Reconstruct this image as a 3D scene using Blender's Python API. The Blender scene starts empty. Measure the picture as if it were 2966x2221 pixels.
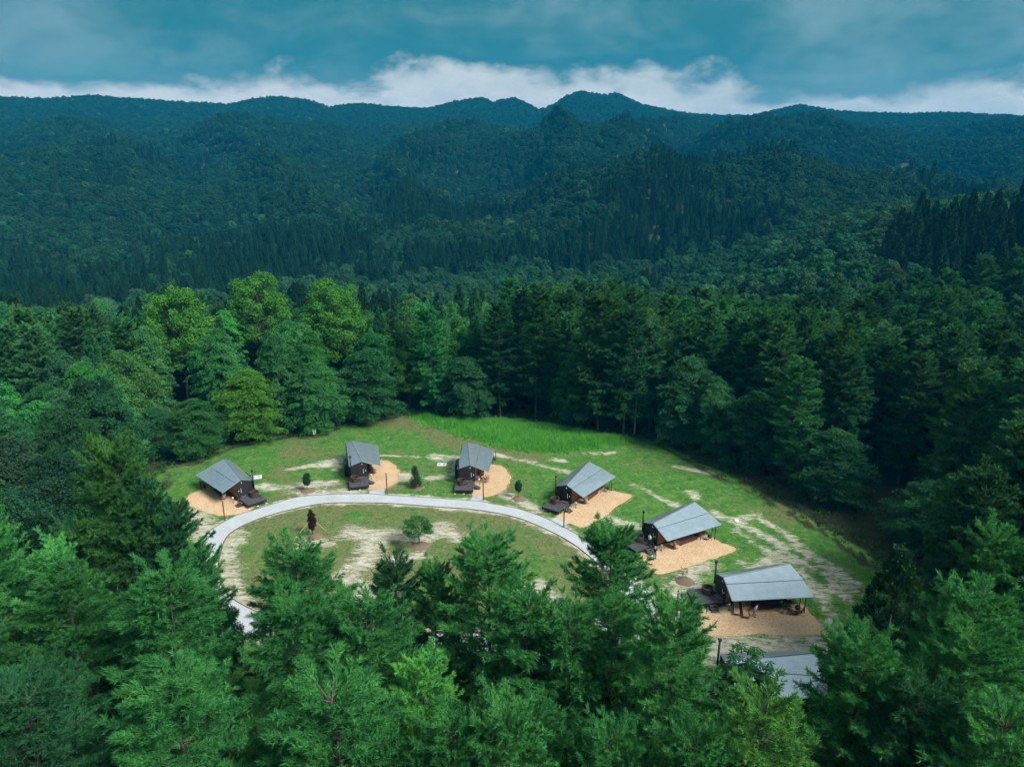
import bpy, bmesh, math, random
import numpy as np
from mathutils import Vector, Matrix

R = math.radians
sc = bpy.context.scene
COL = sc.collection

# ------------------------------------------------------------------ camera
CAM_H, PITCH, FPX, PW, PH = 46.72, R(16.876), 2041.4, 2966.0, 2221.0
cam_data = bpy.data.cameras.new('camera')
cam = bpy.data.objects.new('camera', cam_data)
COL.objects.link(cam)
cam.location = (0, 0, CAM_H)
cam.rotation_euler = (R(90) - PITCH, 0, 0)
cam_data.sensor_width = 36.0
cam_data.sensor_fit = 'HORIZONTAL'
cam_data.lens = 36.0 * FPX / PW
cam_data.clip_start = 0.5
cam_data.clip_end = 20000
sc.camera = cam

# ------------------------------------------------------------------ light and exposure
SUN_EL, SUN_AZ = R(44), R(125)          # azimuth clockwise from +Y (the view direction)
EXPOSURE = 2.36
SKY_GAIN = 0.56
sun_dir = Vector((math.sin(SUN_AZ) * math.cos(SUN_EL), math.cos(SUN_AZ) * math.cos(SUN_EL), math.sin(SUN_EL)))
sun_data = bpy.data.lights.new('sun', 'SUN')
sun_data.energy = 1.5
sun_data.angle = R(22)
sun_data.color = (1.0, 0.96, 0.90)
sun = bpy.data.objects.new('sun', sun_data)
COL.objects.link(sun)
sun.rotation_euler = (-sun_dir).to_track_quat('-Z', 'Y').to_euler()
sc.view_settings.view_transform = 'Standard'
sc.view_settings.look = 'None'
sc.view_settings.gamma = 1.0
sc.view_settings.use_curve_mapping = False
sc.view_settings.exposure = EXPOSURE
sc.cycles.max_bounces = 5
sc.cycles.diffuse_bounces = 2
sc.cycles.glossy_bounces = 2
sc.cycles.transmission_bounces = 3
sc.cycles.transparent_max_bounces = 6
sc.cycles.volume_bounces = 0
sc.cycles.use_denoising = True
sc.cycles.denoiser = 'OPENIMAGEDENOISE'
sc.cycles.denoising_prefilter = 'ACCURATE'
sc.cycles.denoising_input_passes = 'RGB_ALBEDO_NORMAL'
sc.cycles.use_adaptive_sampling = True
sc.cycles.adaptive_threshold = 0.015
sc.cycles.adaptive_min_samples = 12


class NT:
    """small node-tree writer"""
    def __init__(self, tree):
        self.t = tree
        tree.nodes.clear()

    def n(self, typ, ins=None, **props):
        nd = self.t.nodes.new(typ)
        for k, v in props.items():
            setattr(nd, k, v)
        for k, v in (ins or {}).items():
            s = nd.inputs[k]
            if isinstance(v, bpy.types.NodeSocket):
                self.t.links.new(v, s)
            elif isinstance(v, bpy.types.Node):
                self.t.links.new(v.outputs[0], s)
            else:
                s.default_value = v
        return nd

    def math(self, op, a, b=0.0, c=None, clamp=False):
        nd = self.n('ShaderNodeMath', {0: a, 1: b}, operation=op, use_clamp=clamp)
        if c is not None:
            if isinstance(c, bpy.types.NodeSocket):
                self.t.links.new(c, nd.inputs[2])
            else:
                nd.inputs[2].default_value = c
        return nd.outputs[0]

    def mix(self, fac, a, b, blend='MIX'):
        nd = self.n('ShaderNodeMix', None, data_type='RGBA', blend_type=blend)
        for s, v in ((nd.inputs[0], fac), (nd.inputs[6], a), (nd.inputs[7], b)):
            if isinstance(v, bpy.types.NodeSocket):
                self.t.links.new(v, s)
            elif isinstance(v, (int, float)):
                s.default_value = v
            else:
                s.default_value = (*v[:3], 1.0)
        return nd.outputs[2]

    def noise(self, vec, scale, detail=3.0, rough=0.55, dist=0.0):
        nd = self.n('ShaderNodeTexNoise', {'Scale': scale, 'Detail': detail, 'Roughness': rough, 'Distortion': dist})
        if vec is not None:
            self.t.links.new(vec, nd.inputs['Vector'])
        return nd.outputs['Fac']

    def ramp(self, fac, lo, hi):
        return self.n('ShaderNodeMapRange', {'Value': fac, 'From Min': lo, 'From Max': hi}, interpolation_type='SMOOTHSTEP').outputs[0]

    def rgb(self, c):
        nd = self.n('ShaderNodeRGB')
        nd.outputs[0].default_value = (*c[:3], 1)
        return nd.outputs[0]


# ------------------------------------------------------------------ sky: a broken grey-teal cloud deck over a bright rim
world = bpy.data.worlds.new('World')
sc.world = world
world.use_nodes = True
w = NT(world.node_tree)
tc = w.n('ShaderNodeTexCoord').outputs['Generated']
nish = w.n('ShaderNodeTexSky', None, sky_type='NISHITA', sun_disc=False, sun_elevation=SUN_EL, sun_rotation=SUN_AZ,
           air_density=1.6, dust_density=0.6, ozone_density=3.0)
clear = w.mix(1.0, nish.outputs[0], (0.004, 0.017, 0.016), 'MULTIPLY')
sep = w.n('ShaderNodeSeparateXYZ', {0: tc})
elev = sep.outputs[2]
stretch = w.n('ShaderNodeMapping', {'Vector': tc, 'Scale': (1.0, 1.0, 1.9), 'Location': (3.3, 1.1, 0.1)}).outputs[0]
big = w.noise(stretch, 2.6, 4.0, 0.55, 0.3)
mid = w.noise(stretch, 7.5, 7.0, 0.60, 0.35)
fine = w.noise(stretch, 24.0, 6.0, 0.62, 0.3)
# the ragged lower rim of the deck
edge = w.math('ADD', elev, w.math('MULTIPLY', w.math('SUBTRACT', mid, 0.5), 0.11))
edge = w.math('ADD', edge, w.math('MULTIPLY', w.math('SUBTRACT', fine, 0.5), 0.035))
edge = w.math('ADD', edge, w.math('MULTIPLY', w.math('SUBTRACT', big, 0.5), 0.16))
deck = w.ramp(edge, 0.082, 0.116)
tone = w.math('ADD', w.math('MULTIPLY', big, 0.55), w.math('MULTIPLY', mid, 0.45))
tone = w.math('ADD', tone, w.math('MULTIPLY', w.math('SUBTRACT', fine, 0.5), 0.12))
dark_c = (0.015, 0.074, 0.088)
lite_c = (0.078, 0.135, 0.147)
cloud = w.mix(w.ramp(tone, 0.42, 0.68), dark_c, lite_c)
gap = w.ramp(w.noise(stretch, 2.2, 3.0, 0.5, 0.2), 0.60, 0.72)
cloud = w.mix(w.math('MULTIPLY', gap, 0.8), cloud, clear)
rim = w.mix(w.ramp(mid, 0.35, 0.6), (0.26, 0.275, 0.272), (0.345, 0.335, 0.32))
cloud = w.mix(w.math('MULTIPLY', w.ramp(elev, 0.22, 0.85), 0.85), cloud, (0.255, 0.275, 0.280))   # thinner overhead, as overcast skies are
skyc = w.mix(deck, rim, cloud)
w.n('ShaderNodeOutputWorld', {'Surface': w.n('ShaderNodeBackground', {'Color': skyc, 'Strength': SKY_GAIN}).outputs[0]})

# ------------------------------------------------------------------ survey helpers
_c, _s = math.cos(PITCH), math.sin(PITCH)


def ray(px, py):
    a, b = (px - PW / 2) / FPX, -(py - PH / 2) / FPX
    return np.array([a, _c + b * _s, -_s + b * _c])


def gp(px, py, z=0.0):
    """ground point (height z) seen at photo pixel px, py"""
    d = ray(px, py)
    t = (z - CAM_H) / d[2]
    return np.array([d[0] * t, d[1] * t, z])


def crop(ox, oy, s, pts):
    return [(ox + x / s, oy + y / s) for x, y in pts]


def gpl(pts, z=0.0):
    return np.array([gp(x, y, z)[:2] for x, y in pts])


# lattice noise for terrain, vectorised
def vnoise(x, y, seed=0):
    xi, yi = np.floor(x).astype(np.int64), np.floor(y).astype(np.int64)
    xf, yf = x - xi, y - yi
    u, v = xf * xf * (3 - 2 * xf), yf * yf * (3 - 2 * yf)

    def hsh(a, b):
        n = (a * 374761393 + b * 668265263 + seed * 974711) & 0xffffffff
        n = ((n ^ (n >> 13)) * 1274126177) & 0xffffffff
        return ((n ^ (n >> 16)) & 0xffff) / 65535.0
    a, b, c, d = hsh(xi, yi), hsh(xi + 1, yi), hsh(xi, yi + 1), hsh(xi + 1, yi + 1)
    return (a * (1 - u) + b * u) * (1 - v) + (c * (1 - u) + d * u) * v


def fbm(x, y, seed=0, oct=4):
    t, amp, s = 0.0, 0.5, 0.0
    for o in range(oct):
        t = t + amp * vnoise(x * 2 ** o, y * 2 ** o, seed + o * 17)
        s += amp
        amp *= 0.5
    return t / s


def sstep(a, b, x):
    t = np.clip((x - a) / (b - a), 0, 1)
    return t * t * (3 - 2 * t)


# ------------------------------------------------------------------ terrain
SKYLINE = [(0, 208), (100, 213), (200, 205), (330, 213), (490, 222), (540, 212), (590, 205), (660, 212), (710, 228), (780, 220),
           (850, 230), (920, 233), (980, 218), (1040, 207), (1065, 219), (1080, 212), (1110, 206), (1140, 220), (1165, 233), (1190, 225), (1220, 205),
           (1255, 192), (1310, 203), (1330, 198), (1390, 226), (1480, 243), (1540, 247), (1620, 249), (1680, 236), (1730, 225), (1790, 235), (1950, 245), (2050, 240), (2211, 250)]
_saz, _sel = [], []
for _x, _y in SKYLINE:
    d = ray(_x * 1.3415, _y * 1.3415)
    _saz.append(math.atan2(d[0], d[1]))
    _sel.append(d[2] / math.hypot(d[0], d[1]))
R_SKY = 1900.0


def ground(x, y):
    x, y = np.asarray(x, float), np.asarray(y, float)
    r = np.hypot(x, y)
    az = np.arctan2(x, y)
    ztop = CAM_H + R_SKY * np.interp(az, _saz, _sel) - 9.0
    xs = [0, 135, 220, 330, 420, 600, 800, 1100, 1500]
    hs = [0, 0, -7, -20, -20, 0, 22, 60, 112]
    h = np.interp(r, xs, hs)
    t = np.clip((r - 1500) / (R_SKY - 1500), 0, 1)
    h = np.where(r > 1500, 112 + (ztop - 112) * (t * t * (3 - 2 * t) * 0.4 + t * 0.6), h)
    h = np.where(r > R_SKY, ztop - (r - R_SKY) * 0.30, h)
    h = np.maximum(h, -60)
    # spurs that run down towards the valley
    wob = fbm(x / 420 + 3, y / 420, 5) * 2.2
    rid = 1 - np.abs(2 * fbm(az * 4.2 + wob * 0.7 + 10, r / 1300 + 2, 11, 3) - 1) * 2
    amp = 80 * sstep(380, 1000, r) * (1 - sstep(1150, 1750, r))
    h = h + amp * (rid - 0.55)
    h = h + 62 * (fbm(x / 190, y / 190, 23, 4) - 0.5) * sstep(300, 700, r) * (1 - 0.85 * sstep(1300, 1850, r))
    # the near wooded hill on the right and its saddle
    h = h + 34 * np.exp(-(((x - 215) / 150) ** 2 + ((y - 610) / 130) ** 2))
    h = h + 16 * np.exp(-(((x - 90) / 110) ** 2 + ((y - 520) / 90) ** 2))
    h = h - 34 * np.exp(-(((x - 420) / 170) ** 2 + ((y - 800) / 150) ** 2))
    h = h + 30 * np.exp(-(((x - 20) / 150) ** 2 + ((y - 1010) / 160) ** 2))
    # rise of the bank to the right of the clearing
    h = h + 20 * sstep(62, 210, x - 0.10 * np.abs(y - 150)) * (1 - sstep(330, 480, r)) * sstep(20, 90, y)
    h = h + 5 * sstep(60, 160, -x) * (1 - sstep(250, 450, r))
    h = h + 30 * sstep(0.16, 0.50, az) * sstep(170, 330, r) * (1 - sstep(420, 620, r))
    # far behind the camera the land lies flat
    h = h * sstep(-500, 40, y + 0 * x)
    return h


# ------------------------------------------------------------------ masks on the ground
def poly_in(pts, x, y):
    n, c = len(pts), np.zeros(np.shape(x), bool)
    j = n - 1
    for i in range(n):
        xi, yi, xj, yj = pts[i][0], pts[i][1], pts[j][0], pts[j][1]
        if yi != yj:
            c ^= ((yi > y) != (yj > y)) & (x < (xj - xi) * (y - yi) / (yj - yi) + xi)
        j = i
    return c


def seg_dist(pts, x, y, closed=False):
    best = np.full(np.shape(x), 1e9)
    P = list(pts) + ([pts[0]] if closed else [])
    for a, b in zip(P[:-1], P[1:]):
        dx, dy = b[0] - a[0], b[1] - a[1]
        L = dx * dx + dy * dy + 1e-9
        t = np.clip(((x - a[0]) * dx + (y - a[1]) * dy) / L, 0, 1)
        best = np.minimum(best, np.hypot(x - a[0] - t * dx, y - a[1] - t * dy))
    return best


def smooth_closed(pts, n=240):
    p = np.array(pts, float)
    m = len(p)
    out = []
    for i in range(m):
        p0, p1, p2, p3 = p[i - 1], p[i], p[(i + 1) % m], p[(i + 2) % m]
        for t in np.linspace(0, 1, max(2, n // m), endpoint=False):
            out.append(0.5 * ((2 * p1) + (-p0 + p2) * t + (2 * p0 - 5 * p1 + 4 * p2 - p3) * t * t + (-p0 + 3 * p1 - 3 * p2 + p3) * t ** 3))
    return np.array(out)


# forest edge round the clearing
EDGE = gpl([(455, 1440), (480, 1355), (560, 1342), (650, 1300), (760, 1275), (900, 1256), (1050, 1222), (1160, 1207), (1250, 1213), (1330, 1218), (1480, 1222),
            (1620, 1250), (1760, 1262), (1900, 1280), (1980, 1325), (2100, 1385), (2230, 1450), (2400, 1545), (2540, 1640), (2600, 1720), (2590, 1850)])
EDGE = np.vstack([EDGE, [[33, 50], [22, 44], [5, 45], [-12, 45], [-27, 50], [-38, 60], [-42, 72]]])

# ring road, outer and inner rim
RO = crop(520, 1240, 3.687, [(260, 1190), (350, 1080), (480, 1000), (620, 930), (800, 875), (1000, 810), (1250, 740), (1500, 715), (1800, 705), (2030, 702)]) + \
     crop(560, 1430, 1.843, [(1020, 7), (1480, 37), (1600, 55), (1750, 85), (1900, 140), (2050, 220), (2150, 290)]) + \
     [(1790, 1640), (1870, 1710), (1900, 1780), (1840, 1845), (1620, 1895), (1300, 1910), (1000, 1900), (770, 1860), (640, 1810), (585, 1735), (570, 1640)]
RI = crop(520, 1240, 3.687, [(430, 1370), (480, 1200), (560, 1110), (700, 1030), (900, 950), (1150, 880), (1400, 825), (1600, 800), (1900, 797), (2212, 802)]) + \
     crop(560, 1430, 1.843, [(1300, 70), (1500, 85), (1700, 120), (1850, 175), (2000, 250), (2120, 340)]) + \
     [(1770, 1670), (1800, 1720), (1790, 1765), (1720, 1800), (1560, 1825), (1300, 1835), (1020, 1825), (810, 1795), (690, 1745), (645, 1700), (632, 1650)]
RO, RI = smooth_closed(gpl(RO), 300), smooth_closed(gpl(RI), 300)

PADS = [
    crop(520, 1240, 3.687, [(70, 760), (150, 690), (290, 632), (420, 560), (600, 600), (800, 760), (760, 880), (590, 922), (430, 930), (250, 890), (110, 815)]),
    crop(960, 1240, 7.373, [(700, 780), (900, 690), (1055, 688), (1200, 702), (1320, 770), (1410, 870), (1450, 960), (1440, 1080), (1380, 1180), (1250, 1250), (1130, 1290), (815, 1312), (800, 1000)]),
    crop(1280, 1250, 7.373, [(740, 860), (860, 720), (1060, 708), (1250, 735), (1370, 810), (1440, 900), (1465, 1000), (1400, 1160), (1280, 1280), (1080, 1370), (900, 1385), (650, 1372), (690, 1200)]),
    crop(1540, 1310, 6.913, [(800, 1000), (1100, 850), (1300, 730), (1450, 735), (1720, 800), (2010, 862), (1860, 990), (1650, 1130), (1480, 1270), (1250, 1400), (1020, 1500), (760, 1420), (510, 1300), (700, 1160)]),
    crop(1790, 1430, 5.82, [(640, 880), (1000, 800), (1300, 720), (1510, 700), (1750, 830), (1995, 930), (1800, 1030), (1500, 1120), (1250, 1220), (1000, 1290), (700, 1350), (520, 1240), (370, 1020), (560, 960)]),
    crop(1960, 1600, 4.424, [(620, 690), (1000, 690), (1380, 700), (1500, 680), (1620, 682), (1720, 790), (1850, 920), (1970, 1042), (1700, 1060), (1200, 1050), (800, 1062), (440, 1065), (300, 900), (220, 742), (480, 735)]),
]
PADS = [smooth_closed(gpl(p), 130) for p in PADS]

# bare, sandy soil: (photo polyline, half width m)
DIRT = [
    (crop(1700, 1200, 2.458, [(1090, 780), (1300, 880), (1450, 1000), (1560, 1060), (1700, 1150), (1850, 1290), (1870, 1340)]), 0.55),
    (crop(1700, 1200, 2.458, [(1060, 830), (1200, 920), (1330, 1000), (1480, 1050)]), 0.55),
    (crop(1700, 1200, 2.458, [(1230, 740), (1400, 835), (1560, 955), (1720, 1060), (1870, 1165), (1990, 1245)]), 0.5),
    (crop(1700, 1200, 2.458, [(1480, 930), (1620, 1040), (1780, 1150), (1930, 1270)]), 0.6),
    (crop(1700, 1200, 2.458, [(1520, 1110), (1640, 1260), (1720, 1400), (1760, 1475)]), 1.1),
    (crop(1700, 1200, 2.458, [(330, 500), (430, 540), (520, 600), (640, 650)]), 0.55),
    (crop(1700, 1200, 2.458, [(900, 690), (960, 740), (1060, 757), (1200, 715)]), 0.8),
    (crop(1700, 1200, 2.458, [(140, 720), (250, 770), (380, 820)]), 1.2),
    (crop(1700, 1200, 2.458, [(740, 560), (780, 600)]), 0.9),
    ([(2060, 1865), (2200, 1875), (2350, 1880), (2440, 1860)], 3.6),
    (crop(1960, 1600, 4.424, [(40, 560), (60, 480), (130, 330), (250, 220), (420, 160)]), 2.0),
    (crop(1960, 1600, 4.424, [(860, 120), (980, 170), (1200, 120)]), 1.3),
    (crop(900, 750, 2.212, [(80, 1320), (150, 1295), (215, 1285)]), 1.1),
    (crop(900, 750, 2.212, [(445, 1256), (560, 1262), (690, 1266)]), 0.5),
    (crop(900, 750, 2.212, [(800, 1265), (930, 1290), (940, 1350), (880, 1400), (760, 1400)]), 1.5),
    (crop(900, 750, 2.212, [(560, 1400), (620, 1385)]), 1.8),
    (crop(900, 750, 2.212, [(1180, 1250), (1350, 1290), (1450, 1310), (1550, 1345), (1650, 1365)]), 0.9),
    (crop(900, 750, 2.212, [(1540, 1290), (1610, 1290)]), 1.0),
    (crop(900, 750, 2.212, [(1750, 1245), (1940, 1240)]), 0.5),
    (crop(520, 1240, 3.687, [(70, 850), (160, 930), (250, 1010), (250, 1120)]), 2.3),
    (crop(520, 1240, 3.687, [(850, 620), (1000, 640), (1250, 620), (1500, 600), (1640, 590)]), 1.1),
    (crop(520, 1240, 3.687, [(1150, 690), (1450, 690), (1750, 670), (1950, 690)]), 1.3),
    (crop(520, 1240, 3.687, [(1150, 440), (1400, 400), (1580, 350), (1720, 320), (1690, 430)]), 0.6),
    ([(1100, 1560), (1060, 1620), (1000, 1680), (1080, 1730)], 2.6),
    ([(1020, 1545), (1120, 1545), (1230, 1555)], 2.2),
    ([(900, 1570), (930, 1580)], 2.0),
    ([(1150, 1620), (1230, 1610)], 1.7),
    ([(1280, 1530), (1330, 1560)], 1.8),
    ([(690, 1540), (660, 1600), (670, 1690), (720, 1760)], 1.9),
    ([(1560, 1700), (1600, 1740)], 1.6),
    ([(1380, 1395), (1520, 1460), (1560, 1480)], 0.9),
    ([(1960, 1350), (2050, 1370)], 0.6),
]
DIRT = [(gpl(p), hw) for p, hw in DIRT]
TALL = gpl(crop(900, 750, 2.212, [(600, 968), (700, 1040), (800, 1075), (1000, 1140), (1200, 1195), (1350, 1228), (1550, 1236), (1800, 1215), (1990, 1180),
                                  (2060, 1150), (1850, 1118), (1700, 1100), (1500, 1062), (1300, 1032), (1100, 1026), (850, 1026), (680, 975)]))
BROWN = gpl(crop(900, 750, 2.212, [(560, 1020), (800, 1080), (1000, 1150), (1200, 1215), (1350, 1245)]))


def masks(x, y):
    """dirt, lush, dry, wood (forest floor) weights in 0..1"""
    n1 = fbm(x / 3.1, y / 3.1, 3, 4) - 0.5
    n2 = fbm(x / 9.0, y / 9.0, 8, 3) - 0.5
    dirt = np.zeros(np.shape(x))
    for p, hw in DIRT:
        d = seg_dist(p, x, y) + n1 * min(3.0, hw * 2.2)
        dirt = np.maximum(dirt, 0.76 * (1 - sstep(hw * 0.1, hw * 1.6 + 0.6, d)))
    dr = np.minimum(seg_dist(RO[::3], x, y, True), seg_dist(RI[::3], x, y, True))
    dirt = np.maximum(dirt, 0.75 * (1 - sstep(0.3, 1.5, dr + n1 * 2.0)))
    ins = poly_in(EDGE, x, y)
    de = seg_dist(EDGE, x, y, True)
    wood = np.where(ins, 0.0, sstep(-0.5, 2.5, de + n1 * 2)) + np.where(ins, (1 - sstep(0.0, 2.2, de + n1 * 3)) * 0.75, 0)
    inner = poly_in(RI[::3], x, y)
    dry = np.where(inner, 0.62 + n2 * 1.2 + n1 * .6, 0.14 + n2 * 1.6 + n1 * .6)
    db = seg_dist(BROWN, x, y)
    dry = np.maximum(dry, 1.0 - sstep(1.5, 7.0, db + n2 * 5))
    return np.clip(dirt, 0, 1), np.clip(dry, 0, 1), np.clip(wood, 0, 1)


# ------------------------------------------------------------------ mesh helpers
def mesh_np(name, verts, faces, mat=None, smooth=False):
    """faces: ndarray (n,3|4) or a list of lists"""
    me = bpy.data.meshes.new(name)
    verts = np.asarray(verts, np.float32)
    if isinstance(faces, np.ndarray) and faces.ndim == 2:
        k, n = faces.shape[1], faces.shape[0]
        me.vertices.add(len(verts))
        me.vertices.foreach_set('co', verts.ravel())
        me.loops.add(n * k)
        me.loops.foreach_set('vertex_index', faces.astype(np.int32).ravel())
        me.polygons.add(n)
        me.polygons.foreach_set('loop_start', np.arange(0, n * k, k, dtype=np.int32))
        me.polygons.foreach_set('loop_total', np.full(n, k, np.int32))
        me.update(calc_edges=True)
    else:
        me.from_pydata([tuple(map(float, v)) for v in verts], [], [list(map(int, f)) for f in faces])
        me.update()
    if smooth:
        me.polygons.foreach_set('use_smooth', np.ones(len(me.polygons), bool))
    if mat:
        me.materials.append(mat)
    return me


def obj(name, me, parent=None, loc=None, rot=None, scale=None):
    o = bpy.data.objects.new(name, me)
    COL.objects.link(o)
    if parent is not None:
        o.parent = parent
    if loc is not None:
        o.location = [float(v) for v in loc]
    if rot is not None:
        o.rotation_euler = rot
    if scale is not None:
        o.scale = scale
    return o


def tag(o, label=None, cat=None, group=None, kind=None):
    if label:
        o['label'] = label
    if cat:
        o['category'] = cat
    if group:
        o['group'] = group
    if kind:
        o['kind'] = kind
    return o


class MB:
    """collects boxes, bars, tubes and lathes for one mesh"""
    def __init__(self):
        self.v, self.f = [], []

    def add(self, vs, fs):
        b = len(self.v)
        self.v += [tuple(map(float, p)) for p in vs]
        self.f += [[i + b for i in f] for f in fs]
        return self

    def hexa(self, p):      # 8 points: bottom ring then top ring
        return self.add(p, [(3, 2, 1, 0), (4, 5, 6, 7), (0, 1, 5, 4), (1, 2, 6, 5), (2, 3, 7, 6), (3, 0, 4, 7)])

    def box(self, x0, x1, y0, y1, z0, z1):
        return self.hexa([(x0, y0, z0), (x1, y0, z0), (x1, y1, z0), (x0, y1, z0), (x0, y0, z1), (x1, y0, z1), (x1, y1, z1), (x0, y1, z1)])

    def slab(self, pts, th):     # polygon with thickness th along -normal
        p = [Vector(q) for q in pts]
        nrm = (p[1] - p[0]).cross(p[2] - p[0]).normalized()
        n = len(p)
        vs = list(p) + [q - nrm * th for q in p]
        fs = [list(range(n)), list(range(2 * n - 1, n - 1, -1))]
        for i in range(n):
            j = (i + 1) % n
            fs.append([i, i + n, j + n, j])
        return self.add(vs, fs)

    def tube(self, pts, radii, sides=8, cap=True):
        pts = [Vector(p) for p in pts]
        if isinstance(radii, (int, float)):
            radii = [radii] * len(pts)
        vs, fs = [], []
        for i, p in enumerate(pts):
            d = (pts[min(i + 1, len(pts) - 1)] - pts[max(i - 1, 0)]).normalized()
            a = d.orthogonal().normalized() if i == 0 else (pa - d * pa.dot(d)).normalized()
            pa = a
            b = d.cross(a)
            for k in range(sides):
                t = 2 * math.pi * k / sides
                vs.append(p + (a * math.cos(t) + b * math.sin(t)) * radii[i])
        for i in range(len(pts) - 1):
            for k in range(sides):
                k2 = (k + 1) % sides
                fs.append((i * sides + k, i * sides + k2, (i + 1) * sides + k2, (i + 1) * sides + k))
        if cap:
            fs.append(tuple(range(sides - 1, -1, -1)))
            fs.append(tuple(range((len(pts) - 1) * sides, len(pts) * sides)))
        return self.add(vs, fs)

    def lathe(self, prof, sides=20, c=(0, 0, 0)):
        vs, fs = [], []
        for r, z in prof:
            for k in range(sides):
                t = 2 * math.pi * k / sides
                vs.append((c[0] + r * math.cos(t), c[1] + r * math.sin(t), c[2] + z))
        for i in range(len(prof) - 1):
            for k in range(sides):
                k2 = (k + 1) % sides
                fs.append((i * sides + k, i * sides + k2, (i + 1) * sides + k2, (i + 1) * sides + k))
        return self.add(vs, fs)

    def ell(self, c, rx, ry, rz, seg=12, rings=8):
        prof = []
        vs, fs = [], []
        for i in range(rings + 1):
            ph = -math.pi / 2 + math.pi * i / rings
            for k in range(seg):
                t = 2 * math.pi * k / seg
                vs.append((c[0] + rx * math.cos(ph) * math.cos(t), c[1] + ry * math.cos(ph) * math.sin(t), c[2] + rz * math.sin(ph)))
        for i in range(rings):
            for k in range(seg):
                k2 = (k + 1) % seg
                fs.append((i * seg + k, i * seg + k2, (i + 1) * seg + k2, (i + 1) * seg + k))
        return self.add(vs, fs)

    def mirror(self, m):
        if m:
            self.v = [(-x, y, z) for x, y, z in self.v]
            self.f = [f[::-1] for f in self.f]
        return self

    def build(self, name, mat, parent=None, smooth=False, **k):
        return obj(name, mesh_np(name, self.v, self.f, mat, smooth), parent, **k)


# ------------------------------------------------------------------ materials
def principled(name, rough=0.6, spec=0.4, metal=0.0):
    m = bpy.data.materials.new(name)
    m.use_nodes = True
    t = NT(m.node_tree)
    b = t.n('ShaderNodeBsdfPrincipled', {'Roughness': rough, 'Specular IOR Level': spec, 'Metallic': metal})
    out = t.n('ShaderNodeOutputMaterial', {'Surface': b.outputs[0]})
    return m, t, b, out


def surf(name, c1, c2, scale=8.0, rough=0.6, spec=0.4, metal=0.0, detail=4.0, bump=0.0, stretch=(1, 1, 1), lo=0.3, hi=0.7, fine=0.0):
    m, t, b, out = principled(name, rough, spec, metal)
    co = t.n('ShaderNodeTexCoord').outputs['Object']
    mp = t.n('ShaderNodeMapping', {'Vector': co, 'Scale': stretch}).outputs[0]
    nz = t.noise(mp, scale, detail, 0.6)
    col = t.mix(t.ramp(nz, lo, hi), c1, c2)
    if fine:
        col = t.mix(t.math('MULTIPLY', t.ramp(t.noise(mp, scale * 6, 2.0), 0.35, 0.65), fine), col, [v * 0.55 for v in c1])
    t.t.links.new(col, b.inputs['Base Color'])
    if bump:
        bn = t.n('ShaderNodeBump', {'Height': nz, 'Strength': bump, 'Distance': 0.03})
        t.t.links.new(bn.outputs[0], b.inputs['Normal'])
    return m


def leaf_mat(name, base=None, var=0.45, hue=(1.25, 0.9, 0.6), attr=None, trans=0.3, rough=0.5, spec=0.06):
    """leaves; colour from the object (base None), varied leaf by leaf and by clump"""
    m = bpy.data.materials.new(name)
    m.use_nodes = True
    t = NT(m.node_tree)
    oi = t.n('ShaderNodeObjectInfo')
    if attr:
        base_s = t.n('ShaderNodeAttribute', None, attribute_name=attr, attribute_type='INSTANCER').outputs['Color']
    elif base is None:
        base_s = oi.outputs['Color']
    else:
        base_s = t.rgb(base)
    isl = t.n('ShaderNodeNewGeometry').outputs['Random Per Island']
    co = t.n('ShaderNodeTexCoord').outputs['Object']
    nz = t.noise(co, 0.55, 2.0, 0.5)
    k = t.math('ADD', t.math('MULTIPLY', isl, var), t.math('MULTIPLY', nz, 0.9))
    k = t.math('ADD', k, 1.0 - var * 0.5 - 0.45)
    col = t.mix(1.0, base_s, t.n('ShaderNodeCombineColor', {0: k, 1: k, 2: k}).outputs[0], 'MULTIPLY')
    warm = t.mix(1.0, col, hue, 'MULTIPLY')
    col = t.mix(t.math('MULTIPLY', t.ramp(nz, 0.42, 0.68), 0.8), col, warm)
    b = t.n('ShaderNodeBsdfPrincipled', {'Base Color': col, 'Roughness': rough, 'Specular IOR Level': spec})
    tr = t.n('ShaderNodeBsdfTranslucent', {'Color': t.mix(1.0, col, (1.3, 1.25, 0.6), 'MULTIPLY')})
    mx = t.n('ShaderNodeMixShader', {0: trans, 1: b.outputs[0], 2: tr.outputs[0]})
    t.n('ShaderNodeOutputMaterial', {'Surface': mx.outputs[0]})
    return m


M = {}
M['leaf'] = leaf_mat('foliage')
M['needle'] = leaf_mat('needles', var=0.6, hue=(1.25, 1.05, 0.8), trans=0.25)
M['far'] = leaf_mat('distant_foliage', var=0.22, attr='tint', trans=0.0, rough=0.8, spec=0.08)
M['bark'] = surf('bark', (0.055, 0.042, 0.032), (0.10, 0.085, 0.07), 3.0, 0.9, 0.2, stretch=(4, 4, 0.6), bump=0.6)
M['pale_bark'] = surf('pale_bark', (0.30, 0.28, 0.24), (0.42, 0.40, 0.35), 3.0, 0.9, 0.2, stretch=(4, 4, 0.6))
M['black_wood'] = surf('charred_timber', (0.010, 0.010, 0.011), (0.022, 0.021, 0.021), 5.0, 0.65, 0.35, stretch=(6, 6, 0.5))
M['deck_wood'] = surf('dark_stained_deck', (0.040, 0.040, 0.046), (0.085, 0.085, 0.095), 4.0, 0.45, 0.45, stretch=(5, 0.6, 1))
M['orange_wood'] = surf('oiled_cedar', (0.20, 0.070, 0.022), (0.34, 0.13, 0.045), 5.0, 0.55, 0.35, stretch=(3, 0.4, 6))
M['brown_wood'] = surf('brown_timber', (0.075, 0.032, 0.020), (0.13, 0.060, 0.036), 5.0, 0.6, 0.3, stretch=(0.6, 3, 3))
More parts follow.
